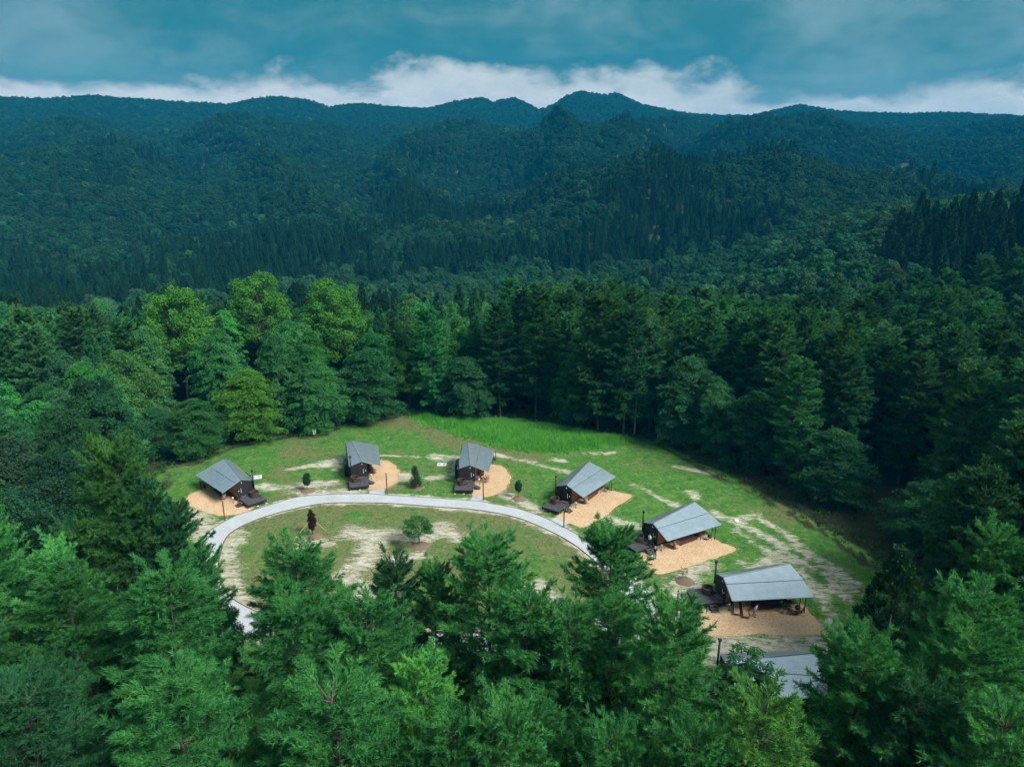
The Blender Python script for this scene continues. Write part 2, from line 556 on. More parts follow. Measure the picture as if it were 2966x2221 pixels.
M['post_wood'] = surf('post_timber', (0.065, 0.038, 0.020), (0.11, 0.065, 0.032), 5.0, 0.7, 0.3, stretch=(4, 4, 0.5))
M['tub_wood'] = surf('tub_timber', (0.050, 0.026, 0.024), (0.085, 0.048, 0.042), 6.0, 0.6, 0.3, stretch=(5, 5, 0.5))
M['roof'] = surf('galvalume_roof', (0.36, 0.465, 0.530), (0.42, 0.525, 0.590), 1.2, 0.28, 0.5, 0.72)
M['trim'] = surf('roof_trim', (0.20, 0.24, 0.26), (0.25, 0.29, 0.31), 2.0, 0.45, 0.4, 0.3)
M['dark_metal'] = surf('black_iron', (0.010, 0.011, 0.012), (0.020, 0.021, 0.022), 6.0, 0.5, 0.5)
M['grey_metal'] = surf('grey_steel', (0.25, 0.26, 0.27), (0.35, 0.36, 0.37), 6.0, 0.4, 0.5, 0.6)
M['white'] = surf('white_paint', (0.72, 0.72, 0.70), (0.80, 0.80, 0.78), 6.0, 0.5, 0.4)
M['concrete'] = surf('pale_concrete', (0.52, 0.53, 0.53), (0.62, 0.63, 0.62), 3.0, 0.85, 0.3)
M['cover_blue'] = surf('blue_cover', (0.10, 0.17, 0.26), (0.14, 0.22, 0.32), 6.0, 0.5, 0.4)
M['wicker'] = surf('pink_wicker', (0.24, 0.14, 0.12), (0.36, 0.23, 0.20), 25.0, 0.8, 0.2)
M['canvas'] = surf('tan_cushion', (0.36, 0.23, 0.13), (0.46, 0.31, 0.19), 10.0, 0.85, 0.2)
M['frame_wood'] = surf('lounger_frame', (0.10, 0.045, 0.035), (0.15, 0.07, 0.05), 8.0, 0.6, 0.3)
M['mulch'] = surf('bark_mulch', (0.115, 0.085, 0.060), (0.20, 0.15, 0.105), 9.0, 0.95, 0.1, bump=0.6)
M['rope'] = surf('yellow_rope', (0.55, 0.47, 0.20), (0.62, 0.55, 0.28), 9.0, 0.8, 0.2)
M['skin'] = surf('skin', (0.42, 0.26, 0.18), (0.48, 0.31, 0.22), 6.0, 0.55, 0.3)
M['black_cloth'] = surf('black_cloth', (0.012, 0.012, 0.014), (0.02, 0.02, 0.022), 9.0, 0.9, 0.1)
M['white_cloth'] = surf('white_cloth', (0.62, 0.62, 0.62), (0.72, 0.72, 0.72), 9.0, 0.9, 0.1)
M['denim'] = surf('blue_denim', (0.035, 0.13, 0.20), (0.06, 0.19, 0.27), 12.0, 0.9, 0.1)
M['pale_cloth'] = surf('pale_grey_cloth', (0.24, 0.31, 0.31), (0.31, 0.38, 0.37), 9.0, 0.9, 0.1)
M['hair_fair'] = surf('fair_hair', (0.42, 0.34, 0.24), (0.52, 0.43, 0.31), 12.0, 0.7, 0.3)
M['hair_dark'] = surf('dark_hair', (0.015, 0.012, 0.011), (0.025, 0.02, 0.018), 12.0, 0.6, 0.3)
M['car_paint'] = surf('dark_blue_car_paint', (0.02, 0.035, 0.06), (0.025, 0.04, 0.07), 2.0, 0.2, 0.5)
M['glass'] = surf('window_glass', (0.012, 0.018, 0.022), (0.016, 0.022, 0.026), 2.0, 0.06, 0.6)
M['lamp_white'] = surf('opal_globe', (0.78, 0.78, 0.76), (0.85, 0.85, 0.83), 4.0, 0.35, 0.5)
M['tyre'] = surf('tyre_rubber', (0.012, 0.012, 0.012), (0.02, 0.02, 0.02), 9.0, 0.9, 0.2)
M['grass'] = None


def ground_mat():
    m, t, b, out = principled('ground_surface', 0.95, 0.12)
    pos = t.n('ShaderNodeNewGeometry').outputs['Position']

    def at(n):
        return t.n('ShaderNodeAttribute', None, attribute_name=n).outputs['Fac']
    n_big = t.noise(pos, 0.11, 4.0, 0.6)
    n_mid = t.noise(pos, 0.55, 5.0, 0.65, 0.4)
    n_fin = t.noise(pos, 3.6, 4.0, 0.7)
    n_spk = t.noise(pos, 14.0, 2.0, 0.7)
    n_str = t.noise(t.n('ShaderNodeMapping', {'Vector': pos, 'Scale': (0.6, 1.5, 1.0), 'Rotation': (0, 0, 0.75)}).outputs[0], 1.1, 6.0, 0.72, 0.6)
    lush = t.mix(t.ramp(n_mid, 0.3, 0.7), (0.034, 0.160, 0.024), (0.110, 0.245, 0.044))
    lush = t.mix(t.math('MULTIPLY', t.ramp(n_spk, 0.35, 0.65), 0.55), lush, (0.022, 0.075, 0.018))
    dryg = t.mix(t.ramp(n_fin, 0.3, 0.7), (0.085, 0.125, 0.042), (0.170, 0.195, 0.075))
    dryg = t.mix(t.math('MULTIPLY', t.ramp(n_spk, 0.35, 0.65), 0.45), dryg, (0.060, 0.085, 0.032))
    dry = t.ramp(t.math('ADD', at('dry'), t.math('MULTIPLY', t.math('SUBTRACT', n_mid, 0.5), 0.9)), 0.18, 0.72)
    col = t.mix(dry, lush, dryg)
    n_mot = t.noise(pos, 1.35, 5.0, 0.7, 0.8)
    col = t.mix(t.math('MULTIPLY', t.ramp(n_mot, 0.54, 0.68), 0.55), col, (0.20, 0.19, 0.085))
    col = t.mix(t.math('MULTIPLY', t.ramp(n_mot, 0.46, 0.34), 0.55), col, (0.020, 0.080, 0.018))
    soil = t.mix(t.ramp(n_mid, 0.3, 0.7), (0.375, 0.335, 0.255), (0.52, 0.505, 0.45))
    n_mot = t.noise(pos, 1.35, 5.0, 0.7, 0.8)
    col = t.mix(t.math('MULTIPLY', t.ramp(n_mot, 0.54, 0.68), 0.55), col, (0.20, 0.19, 0.085))
    col = t.mix(t.math('MULTIPLY', t.ramp(n_mot, 0.46, 0.34), 0.55), col, (0.020, 0.080, 0.018))
    soil = t.mix(t.math('MULTIPLY', t.ramp(n_fin, 0.4, 0.75), 0.45), soil, (0.28, 0.24, 0.175))
    dn = t.math('ADD', t.math('MULTIPLY', t.math('SUBTRACT', n_fin, 0.5), 0.9), t.math('MULTIPLY', t.math('SUBTRACT', n_str, 0.5), 2.0))
    dirt = t.ramp(t.math('ADD', at('dirt'), dn), 0.34, 0.92)
    col = t.mix(dirt, col, soil)
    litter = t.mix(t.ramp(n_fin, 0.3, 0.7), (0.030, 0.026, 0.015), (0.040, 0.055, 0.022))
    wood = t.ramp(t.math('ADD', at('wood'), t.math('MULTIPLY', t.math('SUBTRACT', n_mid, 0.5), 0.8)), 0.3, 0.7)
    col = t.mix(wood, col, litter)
    t.t.links.new(col, b.inputs['Base Color'])
    bn = t.n('ShaderNodeBump', {'Height': t.math('ADD', n_fin, t.math('MULTIPLY', n_spk, 0.6)), 'Strength': 0.8, 'Distance': 0.12})
    t.t.links.new(bn.outputs[0], b.inputs['Normal'])
    return m


def sheet_mat(name, c1, c2, c3, s1, s2, bump=0.5, rough=0.9):
    m, t, b, out = principled(name, rough, 0.25)
    pos = t.n('ShaderNodeNewGeometry').outputs['Position']
    a, f = t.noise(pos, s1, 4.0, 0.6), t.noise(pos, s2, 2.0, 0.7)
    col = t.mix(t.ramp(a, 0.3, 0.7), c1, c2)
    col = t.mix(t.math('MULTIPLY', t.ramp(f, 0.45, 0.66), 0.7), col, c3)
    st_ = t.noise(pos, 0.28, 6.0, 0.7, 0.8)
    col = t.mix(t.math('MULTIPLY', t.ramp(st_, 0.52, 0.72), 0.38), col, [c1[q] * k_ for q, k_ in enumerate((0.72, 0.68, 0.60))])
    t.t.links.new(col, b.inputs['Base Color'])
    bn = t.n('ShaderNodeBump', {'Height': f, 'Strength': bump, 'Distance': 0.05})
    t.t.links.new(bn.outputs[0], b.inputs['Normal'])
    return m


M['ground'] = ground_mat()
M['road'] = sheet_mat('pale_gravel_road', (0.345, 0.38, 0.41), (0.395, 0.43, 0.455), (0.30, 0.33, 0.355), 0.5, 9.0, 0.3)
M['chips'] = sheet_mat('wood_chips', (0.49, 0.345, 0.205), (0.56, 0.425, 0.28), (0.35, 0.215, 0.11), 0.45, 4.5, 1.0)
M['kerb'] = surf('brown_edging', (0.075, 0.052, 0.035), (0.12, 0.085, 0.06), 3.0, 0.9, 0.2)

# ------------------------------------------------------------------ ground sheet
rings = np.concatenate([np.arange(0, 62, 0.75), 62 * np.geomspace(1.02, 60, 120)])
NA = 420
aa = np.linspace(0, 2 * math.pi, NA, endpoint=False)
CX, CY = 0.0, 82.0
gx = CX + rings[:, None] * np.sin(aa)[None, :]
gy = CY + rings[:, None] * np.cos(aa)[None, :]
gz = ground(gx, gy)
flat = np.maximum(0, 1 - sstep(1.5, 12, np.where(poly_in(EDGE, gx, gy), 0, seg_dist(EDGE, gx, gy, True))))
near = np.hypot(gx - CX, gy - CY) < 140
gz = np.where(near, gz * (1 - flat), gz)
gz += np.where(near, (fbm(gx / 6, gy / 6, 41, 3) - 0.5) * 0.9 * (1 - flat), 0)
V = np.stack([gx, gy, gz], -1).reshape(-1, 3)
i, j = np.meshgrid(np.arange(len(rings) - 1), np.arange(NA), indexing='ij')
j2 = (j + 1) % NA
F = np.stack([i * NA + j, (i + 1) * NA + j, (i + 1) * NA + j2, i * NA + j2], -1).reshape(-1, 4)
gme = mesh_np('ground', V, F[:, ::-1], M['ground'], True)
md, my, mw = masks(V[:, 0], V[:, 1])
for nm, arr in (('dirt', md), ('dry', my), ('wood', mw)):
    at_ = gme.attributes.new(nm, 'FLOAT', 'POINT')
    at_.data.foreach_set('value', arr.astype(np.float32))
tag(obj('ground', gme), kind='structure')


def sheet(name, rim, z, mat, edge=0.0):
    """flat sheet with a short skirt into the ground"""
    me = bpy.data.meshes.new(name)
    bm = bmesh.new()
    top = [bm.verts.new((p[0], p[1], z)) for p in rim]
    f = bm.faces.new(top)
    lo = [bm.verts.new((p[0], p[1], -0.1)) for p in rim]
    n = len(top)
    for k in range(n):
        bm.faces.new((top[k], top[(k + 1) % n], lo[(k + 1) % n], lo[k]))
    bmesh.ops.recalc_face_normals(bm, faces=bm.faces)
    if f.normal.z < 0:
        bmesh.ops.reverse_faces(bm, faces=bm.faces)
    bmesh.ops.triangulate(bm, faces=[f])
    bm.to_mesh(me)
    bm.free()
    me.materials.append(mat)
    return obj(name, me)


# ring road between its two rims
n = len(RO)


def resample(P, n):
    Q = np.vstack([P, P[:1]])
    s = np.concatenate([[0], np.cumsum(np.hypot(*np.diff(Q, axis=0).T))])
    u = np.linspace(0, s[-1], n, endpoint=False)
    return np.stack([np.interp(u, s, Q[:, 0]), np.interp(u, s, Q[:, 1])], -1)


NR = 260
ro = resample(RO, NR)
rc = ro.mean(0)
ri0 = resample(RI, 1400)
ri = []
for k in range(NR):          # partner each outer point with the inner rim, square to the road
    d = np.hypot(*(ri0 - ro[k]).T)
    ri.append(ri0[d.argmin()])
ri = np.array(ri)
kern = np.ones(5) / 5
ri = np.stack([np.convolve(np.concatenate([ri[-2:, c], ri[:, c], ri[:2, c]]), kern, 'valid') for c in (0, 1)], -1)
rv = np.vstack([np.c_[ro, np.full(NR, 0.05)], np.c_[ri, np.full(NR, 0.05)]])
k = np.arange(NR)
k2 = (k + 1) % NR
rf = np.stack([k, k2, k2 + NR, k + NR], -1)
rme = mesh_np('road', rv, rf[:, ::-1] if False else rf, M['road'])
tag(obj('road', rme), kind='structure')
if rme.polygons[0].normal.z < 0:
    rme.flip_normals()


def kerb(name, P, wdt, hgt):
    nrm = np.roll(P, -1, 0) - np.roll(P, 1, 0)
    nrm = nrm / (np.hypot(*nrm.T)[:, None] + 1e-9)
    nrm = np.stack([nrm[:, 1], -nrm[:, 0]], -1) * wdt / 2
    m = len(P)
    v = np.vstack([np.c_[P - nrm, np.full(m, -0.05)], np.c_[P - nrm, np.full(m, hgt)], np.c_[P + nrm, np.full(m, hgt)], np.c_[P + nrm, np.full(m, -0.05)]])
    a = np.arange(m)
    b = (a + 1) % m
    f = np.vstack([np.stack([q * m + a, q * m + b, (q + 1) * m + b, (q + 1) * m + a], -1) for q in range(3)])
    return tag(obj(name, mesh_np(name, v, f, M['kerb'])), kind='structure')


kerb('kerb_outer', ro, 0.09, 0.08)
kerb('kerb_inner', ri, 0.11, 0.08)

DRIVES = [
    crop(520, 1240, 3.687, [(590, 932), (770, 880), (800, 900), (620, 960)]),
    crop(960, 1240, 7.373, [(815, 1335), (1140, 1295), (1128, 1435), (800, 1435)]),
    crop(1280, 1250, 7.373, [(660, 1370), (885, 1360), (890, 1500), (600, 1490)]),
    crop(1540, 1310, 6.913, [(330, 1400), (490, 1295), (760, 1410), (580, 1510), (470, 1560)]),
    crop(1960, 1600, 4.424, [(-60, 745), (225, 738), (300, 890), (-40, 900)]),
]
for d_ in DRIVES:
    tag(sheet('driveway', gpl(d_), 0.043, M['road']), kind='structure')
for pad in PADS:
    nz = (fbm(pad[:, 0] * 1.3, pad[:, 1] * 1.3, 9, 3) - 0.5)
    c_ = pad.mean(0)
    u = (pad - c_) / np.hypot(*(pad - c_).T)[:, None]
    tag(sheet('wood_chip_yard', pad + u * nz[:, None] * 0.7, 0.035, M['chips']), kind='structure')

# ------------------------------------------------------------------ cabins
CA = dict(A=(0, 0, 3.36), B=(-1.03, 8.41, 3.75), C=(-1.99, 0.1, 2.62), D=(-1.85, 8.3, 3.40), E=(2.84, -0.16, 2.27), Fp=(3.34, 8.96, 2.25),
          S1=(0.82, 0.0, 3.06), S2=(1.10, 8.9, 2.98))


def lerp(a, b, t):
    return tuple(a[q] + (b[q] - a[q]) * t for q in range(3))


def roof_panel(a, b, c, d, nribs, name, parent, mir, th=0.05, rib=0.022, pitch=0.30):
    """a-b is the upper edge (front to back), d-c the lower edge; ribs run front to back"""
    mb = MB()
    mb.slab([a, d, c, b], th)
    nrm = (Vector(d) - Vector(a)).cross(Vector(b) - Vector(a)).normalized()
    if nrm.z < 0:
        nrm = -nrm
    for q in range(nribs):
        t = (q + 0.5) / nribs
        wdt = 0.16 / nribs
        p0, p1 = Vector(lerp(a, d, t - wdt)), Vector(lerp(a, d, t + wdt))
        q0, q1 = Vector(lerp(b, c, t - wdt)), Vector(lerp(b, c, t + wdt))
        up = nrm * rib
        mb.hexa([p0, p1, q1, q0, p0 + up, p1 + up, q1 + up, q0 + up])
    mb.mirror(mir)
    return mb.build(name, M['roof'], parent)


def board_wall(x0, x1, ztop, y, nb, name, parent, mir, z0=0.7, gap=0.012, th=0.09, axis='x'):
    """vertical boards between x0 and x1; ztop(x) gives the upper end"""
    mb = MB()
    for q in range(nb):
        a = x0 + (x1 - x0) * q / nb + gap / 2
        b = x0 + (x1 - x0) * (q + 1) / nb - gap / 2
        o_ = 0.006 * (q % 2)
        if axis == 'x':
            p = [(a, y + o_, z0), (b, y + o_, z0), (b, y + th, z0), (a, y + th, z0), (a, y + o_, ztop(a)), (b, y + o_, ztop(b)), (b, y + th, ztop(b)), (a, y + th, ztop(a))]
        else:
            p = [(y - o_, a, z0), (y - th, a, z0), (y - th, b, z0), (y - o_, b, z0), (y - o_, a, ztop(a)), (y - th, a, ztop(a)), (y - th, b, ztop(b)), (y - o_, b, ztop(b))]
        mb.hexa(p)
    mb.mirror(mir)
    return mb.build(name, M['black_wood'], parent)


def cabin(label, loc, rz, mir=False, storage=True):
    rt = bpy.data.objects.new('cabin', None)
    COL.objects.link(rt)
    rt.location = (loc[0], loc[1], 0)
    rt.rotation_euler = (0, 0, rz)
    tag(rt, label, 'cabin', 'black cabins around the clearing')
    A, B, C_, D, E_, Fp, S1, S2 = (CA[q] for q in ('A', 'B', 'C', 'D', 'E', 'Fp', 'S1', 'S2'))
    # walls
    def ztop(x, y=0.0):
        f = y / 8.4
        xa = -1.03 * f
        za, zs, zc = 3.36 + 0.39 * f - 0.13, 3.06 - 0.08 * f - 0.13, 2.62 + 0.78 * f - 0.13
        if x < xa:
            return zc + (za - zc) * (x + 1.95) / (xa + 1.95)
        return za + (zs - za) * (x - xa) / (0.82 - xa)
    board_wall(-1.93, 0.0, lambda x: ztop(x), 0.06, 13, 'front_wall', rt, mir)
    board_wall(0.0, 0.80, lambda x: ztop(x), 0.06, 5, 'front_wall', rt, mir)
    board_wall(0.16, 8.2, lambda y: ztop(-1.9, y), -1.86, 40, 'side_wall', rt, mir, axis='y')
    board_wall(-1.93, 0.80, lambda x: ztop(x, 8.1), 8.12, 18, 'back_wall', rt, mir)
    # warm cedar wall under the awning: horizontal boards, one object each
    bmesh_b = MB().box(0.70, 0.78, 0.17, 4.4, 0.0, 0.165).mirror(mir)
    bme = mesh_np('board', bmesh_b.v, bmesh_b.f, M['orange_wood'])
    for q in range(13):
        obj('board', bme, rt, loc=(0, 0, 0.72 + q * 0.172))
    bmesh_c = MB().box(0.70, 0.78, 7.0, 8.1, 0.0, 0.165).mirror(mir)
    bmc = mesh_np('board', bmesh_c.v, bmesh_c.f, M['orange_wood'])
    for q in range(13):
        obj('board', bmc, rt, loc=(0, 0, 0.72 + q * 0.172))
    win = MB().box(0.69, 0.75, 4.44, 6.96, 0.74, 2.75).mirror(mir).build('sliding_window', M['glass'], rt)
    fr = MB()
    for (y0, y1, z0, z1) in ((4.42, 4.50, 0.72, 2.78), (5.66, 5.74, 0.80, 2.70), (6.90, 6.98, 0.72, 2.78), (4.50, 6.90, 0.72, 0.80), (4.50, 6.90, 2.70, 2.78)):
        fr.box(0.735, 0.80, y0, y1, z0, z1)
    fr.mirror(mir).build('window_frame', M['dark_metal'], win)
    # floor frame and footings
    MB().box(-1.80, 0.66, 0.2, 8.05, 0.38, 0.69).mirror(mir).build('floor_frame', M['black_wood'], rt)
    for yy in (0.5, 4.1, 7.7):
        for xx in (-1.6, 0.5):
            MB().box(xx - .09, xx + .09, yy - .09, yy + .09, 0.0, 0.38).mirror(mir).build('footing', M['concrete'], rt)
    # roof
    roof = MB().tube([Vector(A) + Vector((0, -0.02, 0.035)), Vector(B) + Vector((0, 0.02, 0.035))], 0.055, 6).mirror(mir).build('ridge_cap', M['trim'], rt)
    roof_panel(A, B, S2, S1, 8, 'roof_panel', rt, mir, rib=0.009)
    s1l, s2l = (S1[0] + .02, S1[1], S1[2] - .06), (S2[0] + .02, S2[1], S2[2] - .06)
    roof_panel(s1l, s2l, Fp, E_, 14, 'roof_panel', rt, mir, rib=0.009)
    roof_panel(B, A, C_, D, 6, 'roof_panel', rt, mir, rib=0.004)
    ed = MB()
    ed.tube([Vector(E_) + Vector((0.02, 0, -.03)), Vector(Fp) + Vector((.02, 0, -.03))], 0.03, 6)
    ed.tube([Vector(A) + Vector((0, -.03, -.03)), Vector(E_) + Vector((0, -.03, -.03))], 0.022, 6)
    ed.tube([Vector(A) + Vector((0, -.03, -.03)), Vector(C_) + Vector((0, -.03, -.03))], 0.022, 6)
    ed.mirror(mir).build('fascia', M['trim'], rt)
    # rafters below the awning
    for q in range(6):
        t = 0.06 + q * 0.175
        p, e = lerp(S1, S2, t), lerp(E_, Fp, t)
        MB().tube([(p[0], p[1], p[2] - .22), (e[0] - .15, e[1], e[2] - .13)], 0.045, 4).mirror(mir).build('rafter', M['orange_wood'], rt)
    MB().tube([(2.62, .25, 2.14), (3.02, 8.5, 2.10)], 0.06, 4).mirror(mir).build('beam', M['black_wood'], rt)
    for yy, xx in ((8.3, 2.98),):
        MB().tube([(xx, yy, 0), (xx, yy, 2.12)], 0.05, 8).mirror(mir).build('post', M['dark_metal'], rt)
    # storage box on the narrow side
    if storage:
        MB().box(-2.62, -1.98, 2.4, 4.6, 0.05, 2.25).mirror(mir).build('storage_box', M['black_wood'], rt)
    # chimney
    ch = MB().tube([(-1.72, -0.16, 1.55), (-1.72, -0.16, 4.20)], 0.10, 12).mirror(mir).build('chimney', M['dark_metal'], rt, True)
    MB().tube([(-1.72, -0.16, 4.12), (-1.72, -0.16, 4.28), (-1.72, -0.16, 4.42)], [0.11, 0.17, 0.22], 12).mirror(mir).build('chimney_cap', M['dark_metal'], ch)
    br = MB().box(-1.78, -1.66, -0.10, 0.06, 1.9, 1.96)
    br.mirror(mir).build('bracket', M['dark_metal'], ch)
    # door, handle, lamps
    dr = MB().box(-0.62, 0.30, 0.015, 0.055, 0.74, 2.72).mirror(mir).build('door', M['black_wood'], rt)
    MB().tube([(0.16, -0.04, 1.35), (0.16, -0.04, 2.05)], 0.028, 8).tube([(0.16, .02, 1.4), (0.16, -.04, 1.4)], .015, 6).tube([(0.16, .02, 2.0), (0.16, -.04, 2.0)], .015, 6).mirror(mir).build('handle', M['white'], dr)
    MB().ell((0.50, -0.03, 1.72), 0.055, 0.05, 0.10).mirror(mir).build('wall_lamp', M['lamp_white'], rt, True)
    MB().tube([(0.0, 0.03, 2.80), (0.0, -0.08, 2.86), (0.0, -0.10, 2.98)], [0.03, 0.04, 0.055], 8).mirror(mir).build('wall_lamp', M['lamp_white'], rt, True)
    MB().box(-0.70, 0.40, -0.62, -0.03, 0.69, 0.82).mirror(mir).build('door_step', M['deck_wood'], rt)
    # deck in front
    bd = MB().box(0, 2.86, 0, 0.118, 0.0, 0.035)
    if mir:
        bd = MB().box(-2.86, 0, 0, 0.118, 0.0, 0.035)
    bdm = mesh_np('deck_board', bd.v, bd.f, M['deck_wood'])
    for q in range(24):
        ob = obj('deck_board', bdm, rt, loc=((2.17 if mir else -2.17), -3.28 + q * 0.1335, 0.645 + 0.002 * (q * 7 % 3)))
    df = MB().box(-2.15, 0.67, -3.25, -3.17, 0.36, 0.64).box(-2.15, 0.67, -0.2, -0.12, 0.36, 0.64).box(-2.15, -2.07, -3.17, -0.2, 0.36, 0.64).box(0.59, 0.67, -3.17, -0.2, 0.36, 0.64)
    df.mirror(mir).build('deck_frame', M['black_wood'], rt)
    for xx in (-2.08, -0.75, 0.58):
        for yy in (-3.18, -1.7):
            MB().tube([(xx, yy, 0.08), (xx, yy, 0.6)], 0.05, 6).mirror(mir).build('deck_leg', M['black_wood'], rt)
            MB().box(xx - .12, xx + .12, yy - .12, yy + .12, 0, 0.09).mirror(mir).build('footing_stone', M['concrete'], rt)
    for q in range(3):
        MB().box(0.70 + q * 0.30, 1.04 + q * 0.30, -1.75, -0.85, 0.44 - q * 0.17, 0.50 - q * 0.17).mirror(mir).build('step', M['deck_wood'], rt)
    MB().slab([(0.68, -1.70, 0.50), (1.62, -1.70, 0.0), (0.68, -1.70, 0.0)], 0.05).slab([(0.68, -0.90, 0.50), (1.62, -0.90, 0.0), (0.68, -0.90, 0.0)], 0.05).mirror(mir).build('stringer', M['black_wood'], rt)
    # broad timber steps below the window
    for q in range(3):
        MB().box(0.82 + q * 0.34, 1.20 + q * 0.34, 3.3, 6.3, 0.48 - q * 0.16, 0.56 - q * 0.16).mirror(mir).build('timber_step', M['brown_wood'], rt)
    for yy in (3.4, 6.2):
        MB().box(0.82, 1.85, yy - .04, yy + .04, 0.0, 0.15).mirror(mir).build('step_bearer', M['brown_wood'], rt)
    return rt


CABS = [
    ((-39.64, 94.49), 43.6, True, 'black cabin with grey roof at the left end, its yard nearest the dark trees'),
    ((-23.37, 101.32), 16.2, False, 'second black cabin from the left, grey roof, facing the curve of the road'),
    ((-6.44, 99.88), -1.2, False, 'third black cabin from the left with folding chairs beside its porch'),
    ((7.88, 92.69), -35.1, False, 'fourth black cabin from the left, angled beside a squarish wood-chip yard'),
    ((18.10, 81.16), -58.3, False, 'black cabin with a person in white on its deck, smoke pipe at the corner'),
    ((23.52, 68.73), -82.1, False, 'nearest full cabin, pale blue-grey roof and two sun loungers in front'),
    ((19.66, 54.80), -92.8, False, 'cabin half hidden behind foreground branches, only its pale roof showing'),
]


def loc2w(i, x, y, z=0.0):
    (cx, cy), rz, mir, _ = CABS[i]
    if mir:
        x = -x
    c, s = math.cos(R(rz)), math.sin(R(rz))
    return (cx + c * x - s * y, cy + s * x + c * y, z)


for i_, (loc, rz, mir, lab) in enumerate(CABS):
    cabin(lab, loc, R(rz), mir)

ORD = ['leftmost cabin', 'second cabin from the left', 'third cabin from the left', 'fourth cabin from the left', 'cabin with the person on its deck', 'cabin with the two sun loungers', 'half hidden cabin']


# ------------------------------------------------------------------ things at the cabins
def thing(name, label, cat, loc, rz=0.0, group=None):
    o = bpy.data.objects.new(name, None)
    COL.objects.link(o)
    o.location = [float(v) for v in loc]
    o.rotation_euler = (0, 0, rz)
    return tag(o, label, cat, group)


def hot_tub(label, loc):
    t = thing('hot_tub', label, 'hot tub', loc, 0, 'round wooden hot tubs on the cabin decks')
    st = MB()
    for q in range(26):
        a0, a1 = 2 * math.pi * q / 26, 2 * math.pi * (q + .94) / 26
        p = []
        for z in (0.04, 0.72):
            for r_, a in ((0.62, a0), (0.62, a1), (0.56, a1), (0.56, a0)):
                p.append((r_ * math.cos(a), r_ * math.sin(a), z))
        st.hexa(p)
    st.build('staves', M['tub_wood'], t)
    MB().lathe([(0.565, 0.70), (0.66, 0.70), (0.66, 0.75), (0.565, 0.75), (0.565, 0.70)], 26).build('rim', M['tub_wood'], t)
    for z in (0.18, 0.50):
        MB().lathe([(0.622, z), (0.632, z), (0.632, z + 0.05), (0.622, z + 0.05)], 26).build('band', M['dark_metal'], t)
    MB().lathe([(0.0, 0.46), (0.57, 0.46)], 26).build('water', M['glass'], t)
    MB().lathe([(0.60, 0.0), (0.60, 0.05), (0, 0.05)], 20).build('base', M['black_wood'], t)
    MB().box(0.62, 1.0, -0.2, 0.2, 0.0, 0.22).build('tub_step', M['tub_wood'], t)


def globe_lantern(label, loc):
    t = thing('globe_lantern', label, 'lantern', loc, 0, 'white globe lanterns by the cabin corners')
    MB().tube([(0, 0, 0), (0, 0, 0.62)], 0.025, 6).build('stem', M['dark_metal'], t)
    MB().lathe([(0.0, 0.0), (0.14, 0.0), (0.14, 0.03), (0, 0.03)], 12).build('foot', M['dark_metal'], t)
    MB().ell((0, 0, 0.74), 0.13, 0.13, 0.13).build('globe', M['lamp_white'], t, True)


def egg_chair(label, loc, rz):
    t = thing('rattan_chair', label, 'chair', loc, rz, 'round-backed wicker chairs under the awnings')
    vs, fs = [], []
    nu, nv = 14, 9
    for a in range(nu + 1):
        th = -1.9 + 3.8 * a / nu
        for b in range(nv + 1):
            ph = -0.95 + 1.75 * b / nv
            r_ = 0.52 * math.cos(ph * 0.75)
            for k in (1.0,):
                vs.append((r_ * math.sin(th), -r_ * math.cos(th) * 0.85 + 0.0, 0.62 + 0.50 * math.sin(ph)))
    for a in range(nu):
        for b in range(nv):
            fs.append((a * (nv + 1) + b, (a + 1) * (nv + 1) + b, (a + 1) * (nv + 1) + b + 1, a * (nv + 1) + b + 1))
    shell = MB().add(vs, fs).build('shell', M['wicker'], t, True)
    sm = shell.modifiers.new('thickness', 'SOLIDIFY')
    sm.thickness = 0.05
    MB().ell((0, 0.04, 0.36), 0.40, 0.38, 0.09).build('cushion', M['canvas'], t, True)
    for a in (0.8, 2.34, 3.94, 5.5):
        MB().tube([(0.28 * math.cos(a), 0.28 * math.sin(a), 0.32), (0.38 * math.cos(a), 0.38 * math.sin(a), 0.0)], 0.022, 6).build('leg', M['dark_metal'], t)


def stove(label, loc, rz):
    t = thing('fire_stove', label, 'stove', loc, rz, 'round black stoves under the awning ends')
    MB().ell((0, 0, 0.62), 0.30, 0.30, 0.27, 16, 10).build('fire_bowl', M['dark_metal'], t, True)
    MB().lathe([(0.30, 0.62), (0.325, 0.62), (0.325, 0.66), (0.30, 0.66)], 16).build('lid_rim', M['dark_metal'], t)
    for a in (0.5, 2.6, 4.7):
        MB().tube([(0.18 * math.cos(a), 0.18 * math.sin(a), 0.45), (0.30 * math.cos(a), 0.30 * math.sin(a), 0.0)], 0.022, 6).build('leg', M['dark_metal'], t)
    MB().tube([(0.18, 0.05, 0.82), (0.22, 0.05, 1.05), (0.26, 0.05, 2.0)], [0.06, 0.05, 0.05], 8).build('stovepipe', M['dark_metal'], t)


def low_table(label, loc, rz):
    t = thing('low_table', label, 'table', loc, rz, 'dark dining tables under the awnings')
    for q in range(6):
        MB().box(-0.75, 0.75, -0.39 + q * .132, -0.39 + q * .132 + .12, 0.66, 0.70).build('table_slat', M['brown_wood'], t)
    for a in (-.66, .66):
        for b in (-.32, .32):
            MB().box(a - .03, a + .03, b - .03, b + .03, 0, .66).build('leg', M['dark_metal'], t)


